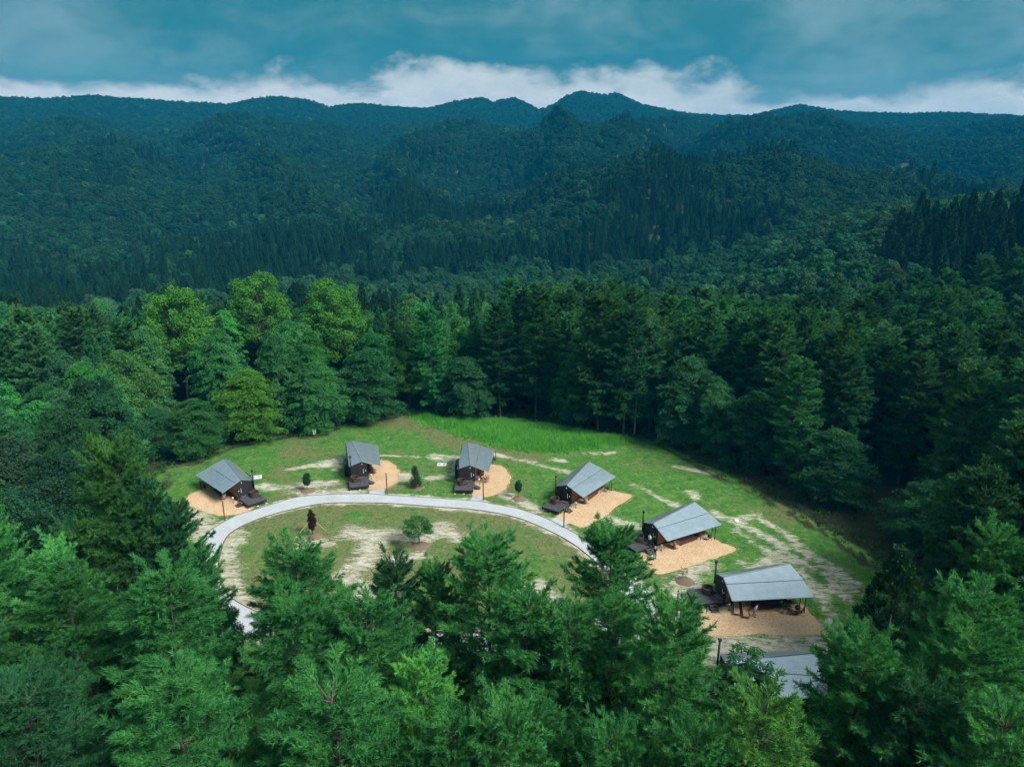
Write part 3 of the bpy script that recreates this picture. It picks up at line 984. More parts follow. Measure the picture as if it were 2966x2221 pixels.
def lounger(label, loc, rz):
    t = thing('sun_lounger', label, 'sun lounger', loc, rz, 'tan sun loungers on the wood chips')
    f = MB()
    for s_ in (-1, 1):
        f.box(s_ * .32 - .03, s_ * .32 + .03, 0.0, 1.95, 0.24, 0.30)
    f.box(-.35, .35, -0.04, 0.0, 0.22, 0.31).box(-.35, .35, 1.95, 1.99, 0.22, 0.31)
    f.build('frame', M['frame_wood'], t)
    prof = [(0.0, 0.33), (0.45, 0.35), (0.75, 0.44), (1.05, 0.38), (1.25, 0.42), (1.95, 0.80)]
    for (a, b), (c, d) in zip(prof[:-1], prof[1:]):
        MB().hexa([(-.29, a, b - .06), (.29, a, b - .06), (.29, c, d - .06), (-.29, c, d - .06), (-.29, a, b), (.29, a, b), (.29, c, d), (-.29, c, d)]).build('cushion', M['canvas'], t)
    for s_ in (-1, 1):
        for y in (0.12, 1.8):
            MB().box(s_ * .31 - .03, s_ * .31 + .03, y - .03, y + .03, 0, .24).build('leg', M['frame_wood'], t)
        MB().tube([(s_ * .27, 1.85, .30), (s_ * .27, 1.9, .72)], .018, 5).build('prop', M['frame_wood'], t)


def folding_chair(label, loc, rz, grp, mat='canvas'):
    t = thing('folding_chair', label, 'chair', loc, rz, grp)
    for s_ in (-1, 1):
        MB().tube([(s_ * .28, .30, 0), (s_ * .28, -.22, .46), (s_ * .28, -.42, .98)], .022, 6).build('back_leg', M['frame_wood'], t)
        MB().tube([(s_ * .28, -.34, 0), (s_ * .28, .28, .46)], .022, 6).build('front_leg', M['frame_wood'], t)
        MB().box(s_ * .28 - .035, s_ * .28 + .035, -.25, .28, .60, .625).build('armrest', M['frame_wood'], t)
    MB().hexa([(-.26, .26, .40), (.26, .26, .40), (.26, -.20, .34), (-.26, -.20, .34), (-.26, .26, .43), (.26, .26, .43), (.26, -.20, .37), (-.26, -.20, .37)]).build('seat', M[mat], t)
    MB().hexa([(-.26, -.23, .46), (.26, -.23, .46), (.26, -.26, .46), (-.26, -.26, .46), (-.26, -.40, .97), (.26, -.40, .97), (.26, -.43, .97), (-.26, -.43, .97)]).build('backrest', M[mat], t)


for i_ in range(6):
    rz = R(CABS[i_][1])
    hot_tub(f'round wooden hot tub on the deck of the {ORD[i_]}', loc2w(i_, -1.25, -1.15, 0.69))
    globe_lantern(f'white globe lantern beside the steps of the {ORD[i_]}', loc2w(i_, 1.35, 0.35, 0.035))
    if i_ != 2:
        egg_chair(f'round-backed wicker chair under the awning of the {ORD[i_]}', loc2w(i_, 1.4 if i_ == 5 else 2.0, 2.35, 0.035), rz + R(-70 if not CABS[i_][2] else 70))
    stove(f'black stove under the awning end, {ORD[i_]}', loc2w(i_, 3.3 if i_ == 2 else 2.75, 8.9 if i_ == 2 else 7.6, 0.035), rz)
    low_table(f'slatted table shaded by the awning, {ORD[i_]}', loc2w(i_, 1.75, 7.3, 0.035), rz + R(90))
folding_chair('reclined folding chair at the porch corner, nearer the road', loc2w(2, 2.45, 0.9, .035), R(-60), 'folding chairs at one cabin', 'canvas')
folding_chair('folding chair behind its twin, nearer the stove', loc2w(2, 2.55, 2.1, .035), R(-75), 'folding chairs at one cabin', 'canvas')
folding_chair('small folding chair in the deep shade by the cedar wall', loc2w(2, 1.7, 1.7, .035), R(-50), 'folding chairs at one cabin', 'wicker')
p6 = gp(*crop(1950, 1680, 7.373, [(1355, 770)])[0])
q6 = gp(*crop(1950, 1680, 7.373, [(1420, 505)])[0])
lounger('sun lounger on the left, closer to the black steps', (p6[0], p6[1], .035), R(-14))
p6 = gp(*crop(1950, 1680, 7.373, [(1555, 830)])[0])
lounger('sun lounger on the right, closer to the standing person', (p6[0], p6[1], .035), R(-10))
c6 = gp(*crop(1960, 1600, 4.424, [(1460, 790)])[0])
folding_chair('low red-brown chair beside the fire pit, left one', (c6[0], c6[1], .035), R(-80), 'chairs by the fire pit', 'frame_wood')
c6 = gp(*crop(1960, 1600, 4.424, [(1575, 795)])[0])
folding_chair('low red-brown chair beside the fire pit, right one', (c6[0], c6[1], .035), R(70), 'chairs by the fire pit', 'frame_wood')
c6 = gp(*crop(1960, 1600, 4.424, [(1520, 795)])[0])
t = thing('fire_pit', 'small iron fire pit between two low chairs', 'fire pit', (c6[0], c6[1], .035))
MB().lathe([(0.12, 0.10), (0.34, 0.30), (0.36, 0.30), (0.14, 0.08), (0.0, 0.08)], 14).build('bowl', M['dark_metal'], t)
for a in (0.3, 2.4, 4.5):
    MB().tube([(.16 * math.cos(a), .16 * math.sin(a), .12), (.3 * math.cos(a), .3 * math.sin(a), 0)], .018, 5).build('leg', M['dark_metal'], t)

# lamp posts along the road
POSTS = [((651.5, 1507), 'brown lamp post beside the yard of the leftmost cabin'), ((1121.4, 1430), 'brown lamp post by the driveway of the second cabin'),
         ((1400, 1450), 'brown lamp post by the driveway of the third cabin'), ((1633, 1528), 'brown lamp post by the driveway of the fourth cabin'),
         ((1959, 1786), 'brown lamp post beside the grey driveway, near the two sun loungers')]
for (px, py), lab in POSTS:
    p = gp(px, py)
    t = thing('lamp_post', lab, 'lamp post', p, 0, 'timber lamp posts along the ring road')
    MB().tube([(0, 0, -0.1), (0, 0, 3.05)], 0.085, 8).build('post', M['post_wood'], t)
    MB().tube([(0, 0, 3.05), (0, 0, 3.12)], 0.075, 8).build('lamp_head', M['lamp_white'], t)
    MB().tube([(0, 0, 3.12), (0, 0, 3.30), (0, 0, 3.33)], [0.09, 0.09, 0.06], 8).build('lamp_cap', M['post_wood'], t)
    MB().box(-.07, .07, -.12, -.08, 2.35, 2.5).build('bracket', M['dark_metal'], t)

# septic covers, slabs and small odds
for (px, py, wx, wy, rz, lab) in ((1280, 1346, 1.5, 1.1, -4, 'white concrete slab with two round blue covers beside the third cabin'), (742, 1383, 1.7, 1.2, 18, 'white concrete slab with round covers behind the leftmost cabin')):
    p = gp(px, py)
    t = thing('cover_slab', lab, 'slab', (p[0], p[1], 0), R(rz), 'concrete cover slabs in the grass')
    MB().box(-wx / 2, wx / 2, -wy / 2, wy / 2, -0.05, 0.12).build('slab', M['concrete'], t)
    for s_ in (-1, 1):
        MB().lathe([(0.24, 0.12), (0.24, 0.15), (0.0, 0.155)], 18, (s_ * wx * .24, 0, 0)).build('cover', M['cover_blue'], t)
p = gp(2133, 1509)
tag(MB().lathe([(0.30, -0.05), (0.32, 0.10), (0.26, 0.16), (0, 0.16)], 14).build('manhole_cover', M['white'], None, loc=p), 'round white manhole cover where the wheel tracks begin', 'manhole')
p = gp(911, 1266)
t = thing('notice_board', 'white notice board on a dark stand at the forest edge', 'notice board', p, R(8))
MB().box(-.30, .10, -.03, .03, 1.05, 1.5).build('panel', M['white'], t)
MB().box(-.22, .30, -.03, .03, .55, .98).build('panel', M['white'], t)
MB().box(.12, .32, -.03, .03, 1.0, 1.6).build('panel', M['white'], t)
for s_ in (-.28, .28):
    MB().box(s_ - .03, s_ + .03, .035, .09, 0, 1.5).build('leg', M['dark_metal'], t)

# a car parked under the larches beside the road
p = gp(800, 1775)
t = thing('parked_car', 'dark blue car mostly hidden beneath the larches by the road', 'car', (p[0], p[1], 0), R(62))
prof = [(-2.1, .35), (-2.15, .75), (-1.9, .95), (-1.1, 1.05), (-.5, 1.48), (1.0, 1.52), (1.75, 1.05), (2.1, .95), (2.15, .4)]
vs = [(x, s_ * (.82 if z < 1.2 else .66), z) for s_ in (-1, 1) for x, z in prof]
nn = len(prof)
body = MB().add(vs, [list(range(nn)), list(range(2 * nn - 1, nn - 1, -1))] + [[k_, k_ + nn, (k_ + 1) % nn + nn, (k_ + 1) % nn] for k_ in range(nn)]).build('body', M['car_paint'], t)
MB().add([(-1.08, -.66, 1.085), (-1.08, .66, 1.085), (-.52, .58, 1.495), (-.52, -.58, 1.495)], [(0, 1, 2, 3)]).build('windscreen', M['glass'], t)
MB().add([(1.72, -.66, 1.09), (1.04, -.58, 1.53), (1.04, .58, 1.53), (1.72, .66, 1.09)], [(0, 1, 2, 3)]).build('rear_window', M['glass'], t)
for s_ in (-.6, .6):
    MB().tube([(-.4, s_, 1.56), (1.0, s_, 1.60)], .025, 6).build('roof_rail', M['grey_metal'], t)
for x in (-1.35, 1.35):
    for s_ in (-.76, .76):
        MB().tube([(x, s_ - .1, .32), (x, s_ + .1, .32)], .32, 16).build('wheel', M['tyre'], t)


# ------------------------------------------------------------------ people
def skin_mesh(name, verts, edges, radii, mat, parent, sub=2):
    me = bpy.data.meshes.new(name)
    me.from_pydata(verts, edges, [])
    o = bpy.data.objects.new(name, me)
    COL.objects.link(o)
    o.modifiers.new('skin', 'SKIN')
    for k_, r_ in enumerate(radii):
        sv = me.skin_vertices[0].data[k_]
        sv.radius = (r_, r_) if isinstance(r_, (int, float)) else r_
        sv.use_root = (k_ == 0)
    ss = o.modifiers.new('sub', 'SUBSURF')
    ss.levels = ss.render_levels = sub
    bpy.context.view_layer.update()
    dg = bpy.context.evaluated_depsgraph_get()
    baked = bpy.data.meshes.new_from_object(o.evaluated_get(dg))
    bpy.data.objects.remove(o)
    baked.materials.clear()
    baked.materials.append(mat)
    for p_ in baked.polygons:
        p_.use_smooth = True
    baked.name = name
    return obj(name, baked, parent)


def person(label, loc, rz, top, legs, hair, long_hair=False, lean=0.0, reach=0.0, stride=0.1):
    t = thing('person', label, 'person', loc, rz)
    L = lambda z: -lean * max(0, z - 0.9)     # forward lean (towards -y)
    J = {
        'pel': (0, L(.92), .92), 'wst': (0, L(1.08), 1.08), 'che': (0, L(1.28), 1.28), 'nck': (0, L(1.44), 1.44), 'hd0': (0, L(1.52) - .01, 1.52), 'hd1': (0, L(1.64) - .02, 1.63),
        'hl': (-.09, L(.88), .86), 'kl': (-.10, -stride, .48), 'al': (-.10, -stride * .6, .08), 'tl': (-.11, -stride * .6 - .15, .03),
        'hr': (.09, L(.88), .86), 'kr': (.10, stride * .3, .48), 'ar': (.10, stride * .9, .08), 'tr': (.11, stride * .9 - .15, .03),
        'sl': (-.18, L(1.40), 1.40), 'el': (-.24, L(1.14) - reach * .25, 1.14), 'wl': (-.20, L(.95) - .10 - reach * .5, .95 + reach * .25), 'fl': (-.19, L(.9) - .13 - reach * .6, .87 + reach * .3),
        'sr': (.18, L(1.40), 1.40), 'er': (.24, L(1.14) - reach * .25, 1.14), 'wr': (.20, L(.95) - .10 - reach * .5, .95 + reach * .25), 'fr': (.19, L(.9) - .13 - reach * .6, .87 + reach * .3),
    }
    rad = dict(pel=.125, wst=.115, che=(.15, .11), nck=.055, hd0=.085, hd1=.095, hl=.085, kl=.06, al=.042, tl=.035, hr=.085, kr=.06, ar=.042, tr=.035,
               sl=.055, el=.042, wl=.03, fl=.035, sr=.055, er=.042, wr=.03, fr=.035)
    ed = [('pel', 'wst'), ('wst', 'che'), ('che', 'nck'), ('nck', 'hd0'), ('hd0', 'hd1'), ('pel', 'hl'), ('hl', 'kl'), ('kl', 'al'), ('al', 'tl'), ('pel', 'hr'), ('hr', 'kr'), ('kr', 'ar'), ('ar', 'tr'),
          ('che', 'sl'), ('sl', 'el'), ('el', 'wl'), ('wl', 'fl'), ('che', 'sr'), ('sr', 'er'), ('er', 'wr'), ('wr', 'fr')]

    def part(nm, keys, mat, grow):
        ks = list(keys)
        e = [(ks.index(a), ks.index(b)) for a, b in ed if a in ks and b in ks]
        rr = [tuple(v + grow for v in rad[k_]) if isinstance(rad[k_], tuple) else rad[k_] + grow for k_ in ks]
        return skin_mesh(nm, [J[k_] for k_ in ks], e, rr, mat, t)
    part('body', J.keys(), M['skin'], 0.0)
    part('shirt', ['wst', 'che', 'nck', 'sl', 'el', 'sr', 'er', 'pel'], M[top], 0.022)
    part('trousers', ['pel', 'hl', 'kl', 'al', 'hr', 'kr', 'ar'], M[legs], 0.024)
    h = J['hd1']
    hb = MB().ell((h[0], h[1] + .03, h[2] + .03), .105, .105, .10)
    if long_hair:
        hb.ell((h[0], h[1] + .07, h[2] - .12), .10, .06, .17)
    hb.build('hair', M[hair], t, True)
    for s_ in (-1, 1):
        MB().ell((s_ * .03, h[1] - .092, h[2] - .01), .012, .008, .009, 8, 6).build('eye', M['black_cloth'], t, True)
        MB().ell((J['al' if s_ < 0 else 'ar'][0], J['al' if s_ < 0 else 'ar'][1] - .06, .045), .05, .13, .045).build('shoe', M['black_cloth'], t, True)
    MB().ell((0, h[1] - .10, h[2] - .04), .014, .02, .022, 8, 6).build('nose', M['skin'], t, True)
    return t


pd = gp(*crop(1790, 1430, 5.82, [(525, 875)])[0], 0.69)
person('person in a white shirt and black trousers standing on a cabin deck', pd, R(120), 'white_cloth', 'black_cloth', 'hair_dark', stride=.12)
pd = gp(*crop(1790, 1430, 5.82, [(618, 1093)])[0], 0.035)
pb = person('fair-haired person in a black top and blue jeans at the deck steps', pd, R(160), 'black_cloth', 'denim', 'hair_fair', True, reach=.5)
pd = gp(*crop(1950, 1680, 7.373, [(1725, 775)])[0], 0.035)
person('person in white top and pale trousers leaning forward beside the loungers', pd, R(60), 'white_cloth', 'pale_cloth', 'hair_dark', lean=.35, reach=.3, stride=.16)

#@@TREES
# ------------------------------------------------------------------ tree meshes
UP = np.array([0, 0, 1.0])


def unit(v):
    return v / (np.linalg.norm(v, axis=-1, keepdims=True) + 1e-9)


def tris(p, d, side, ln, wd):
    """slender triangles: base at p, pointing along d"""
    s = side * (wd * 0.5)[:, None]
    v = np.stack([p - s, p + s, p + d * ln[:, None]], 1).reshape(-1, 3)
    return v, np.arange(len(v)).reshape(-1, 3)


def quads(p, d, side, ln, wd):
    """leaf-shaped rhombs: stalk at p, tip along d"""
    s = side * (wd * 0.5)[:, None]
    m = p + d * (ln * 0.5)[:, None]
    v = np.stack([p, m - s, p + d * ln[:, None], m + s], 1).reshape(-1, 3)
    return v, np.arange(len(v)).reshape(-1, 4)


def skeleton(paths, sides=6):
    mb = MB()
    for pts, rad in paths:
        mb.tube(pts, rad, sides, False)
    return mb


def larch(seed, h=20.0, rm=4.4, base=4.5, nb=150, nt=33, nn=18, nl=0.33, nw=0.046, spread=0.8):
    rng = np.random.default_rng(seed)
    u = np.sort(rng.random(nb)) ** 0.72
    z = base + (h * 0.985 - base) * u
    s = (h - z) / (h - base)
    L = rm * np.interp(s, [0, .04, .12, .25, .45, .75, 1], [.17, .34, .50, .69, .90, 1.0, .85]) * rng.uniform(.70, 1.18, nb)
    az = np.arange(nb) * 2.39996 + rng.normal(0, .5, nb)
    el = np.radians(np.interp(s, [0, .15, .5, 1], [55, 26, 2, -14]) + rng.normal(0, 9, nb))
    dh = np.stack([np.sin(az), np.cos(az), 0 * az], -1)
    bend = np.array([rng.normal(0, .25), rng.normal(0, .25)])
    cen = lambda zz: np.stack([bend[0] * np.sin(zz / h * 3), bend[1] * np.sin(zz / h * 2.3), zz], -1)
    p0 = cen(z)

    def P(k, t):
        up = L[k] * (np.tan(el[k]) * t * 0.75 + 0.20 * t * t)
        return p0[k] + dh[k] * (L[k] * t)[:, None] + UP * up[:, None]
    cnt = np.maximum(17, (nt * (0.35 + L / rm)).astype(int))
    k = np.repeat(np.arange(nb), cnt)
    t = rng.random(len(k)) ** 0.72 * 0.92 + 0.08
    sd = rng.choice([-1.0, 1.0], len(k))
    sv = np.stack([dh[k][:, 1], -dh[k][:, 0], 0 * t], -1)
    tan = unit(dh[k] + UP * (np.tan(el[k]) * .75 + .4 * t)[:, None])
    bd = unit(tan * 0.75 + sv * (sd * rng.uniform(.25, 1.0, len(k)) * spread)[:, None] + UP * rng.normal(.10, .28, len(k))[:, None])
    bl = (0.25 * L[k] * (1 - t) + .38) * rng.uniform(.65, 1.3, len(k))
    bp = P(k, t)
    q = np.repeat(np.arange(len(k)), nn)
    w_ = rng.random(len(q))
    pos = bp[q] + bd[q] * (bl[q] * w_)[:, None] - UP * (bl[q] * .16 * w_ * w_)[:, None]
    rnd = unit(rng.normal(0, 1, (len(q), 3)))
    nd = unit(bd[q] * .8 + rnd * .62 + UP * .10)
    sid = unit(np.cross(nd, rng.normal(0, 1, (len(q), 3))))
    v, f = tris(pos, nd, sid, nl * rng.uniform(.6, 1.25, len(q)), nw * rng.uniform(.8, 1.4, len(q)))
    paths = [([tuple(cen(np.array([zz]))[0]) for zz in np.linspace(0, h, 9)], list(np.linspace(.24, .02, 9)))]
    for b in range(0, nb, 2):
        tt = np.linspace(0, .9, 4)
        paths.append(([tuple(x) for x in P(np.full(4, b), tt)], list(np.linspace(.05, .012, 4))))
    return skeleton(paths, 5), v, f


def beech(seed, h=16.0, rm=5.2, base=1.6, ns=250, nl=125, leaf=0.30, flat=1.0):
    rng = np.random.default_rng(seed)
    zf = rng.random(ns) ** 0.9
    env = np.interp(zf, [0, .12, .4, .7, .9, 1], [.62, .92, 1.0, .74, .40, .10]) * rm
    lob = 1 + 0.22 * np.sin(np.arange(ns) * 2.39996 * 3 + seed)
    rr = env * rng.uniform(.30, 1.0, ns) ** 0.55 * lob
    az = np.arange(ns) * 2.39996 + rng.normal(0, .35, ns)
    rad = np.stack([np.sin(az), np.cos(az), 0 * az], -1)
    cen = rad * rr[:, None] + UP * (base + (h - base) * zf + rng.normal(0, .25, ns))[:, None]
    big = rng.uniform(.75, 1.35, ns)
    k = np.repeat(np.arange(ns), nl)
    n = len(k)
    a, r_ = rng.random(n) * 6.283, np.sqrt(rng.random(n))
    tgt = np.stack([rad[k][:, 1], -rad[k][:, 0], 0 * a], -1)
    u, v_ = np.cos(a) * r_ * 1.45 * big[k], np.sin(a) * r_ * 1.0 * big[k]
    pos = cen[k] + rad[k] * u[:, None] + tgt * v_[:, None] - UP * (0.16 * (u + .3) ** 2 * np.sign(u + .3) + 0.20 * v_ ** 2 - 0.05 + rng.normal(0, .09, n))[:, None]
    d = unit(rad[k] * .9 + tgt * (np.sin(a) * .8)[:, None] + rng.normal(0, .45, (n, 3)) - UP * .28)
    nrm = unit(UP * (1.1 * flat) + rad[k] * .30 + rng.normal(0, .42, (n, 3)))
    sid = unit(np.cross(d, nrm))
    v, f = quads(pos, d, sid, leaf * rng.uniform(.7, 1.3, n), leaf * .62 * rng.uniform(.7, 1.3, n))
    paths = [([(0, 0, 0), (.1, .05, h * .3), (0, .1, h * .6), (0, 0, h * .93)], [.26, .20, .12, .03])]
    for b in range(0, ns, 6):
        z0 = max(.12 * h, cen[b][2] - rr[b] * .75)
        paths.append(([(0, 0, min(z0, h * .85)), tuple(cen[b] * [.55, .55, 0] + [0, 0, (z0 + cen[b][2]) / 2]), tuple(cen[b])], [.08, .05, .02]))
    return skeleton(paths, 5), v, f


def roundtree(seed, h=17.0, rm=5.0, base=3.0, nlobe=85, nl=300, leaf=0.30, sz=1.0):
    rng = np.random.default_rng(seed)
    u = 1 - 1.75 * (np.arange(nlobe) + .5) / nlobe
    az = np.arange(nlobe) * 2.39996 + rng.normal(0, .3, nlobe)
    rr = np.sqrt(np.clip(1 - u * u, 0, 1))
    hz = (h - base) / 2
    cz = base + hz
    dirs = np.stack([rr * np.sin(az), rr * np.cos(az), u], -1)
    k_ = rng.uniform(.60, .94, nlobe)
    cen = dirs * np.array([rm, rm, hz]) * k_[:, None] + UP * cz
    rl = rng.uniform(.85, 1.65, nlobe) * rm / 5.0 * sz
    k = np.repeat(np.arange(nlobe), nl)
    n = len(k)
    d = unit(rng.normal(0, 1, (n, 3)) + dirs[k] * .55 + UP * .35)
    pos = cen[k] + d * (rl[k] * rng.uniform(.55, 1.08, n))[:, None] * np.array([1, 1, .8])
    nrm = unit(d + rng.normal(0, .55, (n, 3)))
    td = unit(np.cross(nrm, rng.normal(0, 1, (n, 3))) - UP * .25)
    sid = unit(np.cross(td, nrm))
    v, f = quads(pos, td, sid, leaf * rng.uniform(.7, 1.3, n), leaf * .7 * rng.uniform(.7, 1.3, n))
    paths = [([(0, 0, 0), (.006 * h, .006 * h, h * .3), (-.006 * h, .003 * h, h * .6), (0, 0, h * .9)], [.0165 * h, .013 * h, .007 * h, .002 * h])]
    for b in range(0, nlobe, 3):
        z0 = max(base * .8, cen[b][2] * .55)
        paths.append(([(0, 0, z0), tuple(cen[b] * [.5, .5, 0] + [0, 0, (z0 + cen[b][2]) / 2 + .2]), tuple(cen[b])], [.005 * h, .0035 * h, .001 * h]))
    return skeleton(paths, 5), v, f


def cedar(seed, h=23.0, rm=2.9, base=3.0, nb=190, nl=95, leaf=0.36, upw=-0.25):
    rng = np.random.default_rng(seed)
    z = base + (h - base) * np.sort(rng.random(nb)) ** .9
    s = (h - z) / (h - base)
    L = rm * np.interp(s, [0, .1, .4, .8, 1], [.06, .30, .70, 1, .85]) * rng.uniform(.7, 1.2, nb)
    az = np.arange(nb) * 2.39996 + rng.normal(0, .4, nb)
    rad = np.stack([np.sin(az), np.cos(az), 0 * az], -1)
    k = np.repeat(np.arange(nb), nl)
    n = len(k)
    t = rng.random(n) ** .6
    tgt = np.stack([rad[k][:, 1], -rad[k][:, 0], 0 * t], -1)
    pos = UP * z[k][:, None] + rad[k] * (L[k] * t)[:, None] + tgt * (rng.normal(0, .22, n) * L[k] * .8)[:, None] + UP * (L[k] * (.15 * t - .45 * t * t) * (1 if upw < 0 else -1) + rng.normal(0, .22, n))[:, None]
    d = unit(rad[k] * .8 + UP * upw + rng.normal(0, .5, (n, 3)))
    sid = unit(np.cross(d, rng.normal(0, 1, (n, 3))))
    v, f = quads(pos, d, sid, leaf * rng.uniform(.6, 1.3, n), leaf * .40 * rng.uniform(.7, 1.3, n))
    paths = [([(0, 0, zz) for zz in np.linspace(0, h, 6)], list(np.linspace(.011 * h, .001 * h, 6)))]
    return skeleton(paths, 6), v, f


def cypress(seed, h=17.0, rm=4.2, base=.8, nlobe=210, nl=170, leaf=0.30):
    rng = np.random.default_rng(seed)
    zf = rng.random(nlobe) ** 1.15
    env = rm * np.interp(zf, [0, .15, .5, .8, 1], [.9, 1, .72, .36, .04])
    az = np.arange(nlobe) * 2.39996 + rng.normal(0, .3, nlobe)
    rad = np.stack([np.sin(az), np.cos(az), 0 * az], -1)
    cen = rad * (env * rng.uniform(.62, 1.0, nlobe))[:, None] + UP * (base + (h - base) * zf)[:, None]
    sz = rng.uniform(.45, .85, nlobe)
    k = np.repeat(np.arange(nlobe), nl)
    n = len(k)
    d = unit(rng.normal(0, 1, (n, 3)))
    pos = cen[k] + d * np.array([.8, .8, 1.25]) * (sz[k] * rng.uniform(.3, 1, n))[:, None]
    ld = unit(UP * .9 + rad[k] * .5 + rng.normal(0, .45, (n, 3)))
    sid = unit(np.cross(ld, rng.normal(0, 1, (n, 3))))
    v, f = quads(pos, ld, sid, leaf * rng.uniform(.6, 1.3, n), leaf * .42 * rng.uniform(.7, 1.3, n))
    return skeleton([([(0, 0, 0), (0, 0, h * .5), (0, 0, h * .97)], [.25, .14, .02])], 6), v, f


def chestnut(seed, h=15.0, rm=2.6, base=5.5, ncl=330):
    rng = np.random.default_rng(seed)
    az, u = rng.random(ncl) * 6.283, rng.uniform(-.7, 1, ncl)
    rr = np.sqrt(1 - u * u)
    dirs = np.stack([rr * np.sin(az), rr * np.cos(az), u], -1)
    hz = (h - base) / 2
    cen = dirs * np.array([rm, rm, hz]) * rng.uniform(.55, 1.0, ncl)[:, None] + UP * (base + hz)
    k = np.repeat(np.arange(ncl), 6)
    j_ = np.tile(np.arange(6), ncl) / 6 * 6.283 + np.repeat(rng.random(ncl) * 6.28, 6)
    n = len(k)
    d = unit(np.stack([np.cos(j_), np.sin(j_), 0 * j_ - .55], -1) + dirs[k] * .35 + rng.normal(0, .12, (n, 3)))
    sid = unit(np.cross(d, UP + 0 * d))
    v, f = quads(cen[k], d, sid, rng.uniform(.42, .66, n), rng.uniform(.17, .26, n))
    paths = [([(0, 0, 0), (0, .1, h * .4), (0, 0, h * .9)], [.16, .11, .03])]
    for b in range(0, ncl, 6):
        paths.append(([(0, 0, cen[b][2] * .75), tuple(cen[b])], [.035, .012]))
    return skeleton(paths, 5), v, f


KINDS = {}


def kind(name, gens, h, r, mat, pretty):
    ls = []
    for sk, v, f in gens:
        tm = mesh_np(name + '_trunk', sk.v, sk.f, M['bark'], True)
        cm = mesh_np(name + '_crown', v, f, M[mat])
        ls.append((tm, cm))
    KINDS[name] = (ls, h, r, pretty)


kind('larch_tree', [larch(s) for s in (1, 2, 3, 4, 5)], 20.0, 4.4, 'needle', 'larch')
kind('tall_larch', [larch(s, 25.0, 4.1, 4.0, 190, 26, 13, .42, .095) for s in (11, 12, 13, 14)], 25.0, 3.7, 'needle', 'larch')
kind('beech_tree', [beech(s) for s in (21, 22, 23, 24)], 16.0, 5.2, 'leaf', 'broadleaf tree')
kind('leafy_tree', [roundtree(s) for s in (31, 32, 33, 34)], 17.0, 5.0, 'leaf', 'broadleaf tree')
kind('cedar_tree', [cedar(s) for s in (41, 42, 43)], 23.0, 2.9, 'leaf', 'cedar')
kind('cypress_tree', [cypress(51)], 17.0, 4.2, 'leaf', 'cypress')
kind('chestnut_tree', [chestnut(61)], 15.0, 2.6, 'leaf', 'chestnut')
PLACED = []
TRNG = random.Random(7)


def tree(kn, x, y, h, r, tint, label, cat='tree', group=None, z=None, var=None):
    ls, h0, r0, pretty = KINDS[kn]
    tm, cm = ls[TRNG.randrange(len(ls)) if var is None else var % len(ls)]
    if z is None:
        z = float(ground(x, y)) if not poly_in(EDGE, np.array([x]), np.array([y]))[0] else 0.0
    o = bpy.data.objects.new(kn, None)
    COL.objects.link(o)
    o.location = (x, y, z - 0.1)
    o.rotation_euler = (TRNG.gauss(0, .02), TRNG.gauss(0, .02), TRNG.random() * 6.283)
    o.scale = (r / r0, r / r0, h / h0)
    tag(o, label, cat, group)
    obj('trunk', tm, o)
    c = obj('crown', cm, o)
    c.color = (*tint, 1)
    PLACED.append((x, y, r))
    return o


def from_top(px, py, h, z0=0.0):
    p = gp(px, py, h + z0)
    return p[0], p[1]


def jit(c, a=0.24):
    k = 1 + TRNG.gauss(0, a)
    return tuple(max(0.004, v * k * (1 + TRNG.gauss(0, a * .4))) for v in c)


# colours (linear albedo)
LF = (0.042, 0.195, 0.054)      # foreground larch
LB = (0.055, 0.235, 0.064)      # brighter larch
LD = (0.024, 0.105, 0.044)      # deep larch
BE = (0.040, 0.180, 0.050)
BD = (0.026, 0.112, 0.046)
LI = (0.055, 0.205, 0.030)

VW = 1.3415
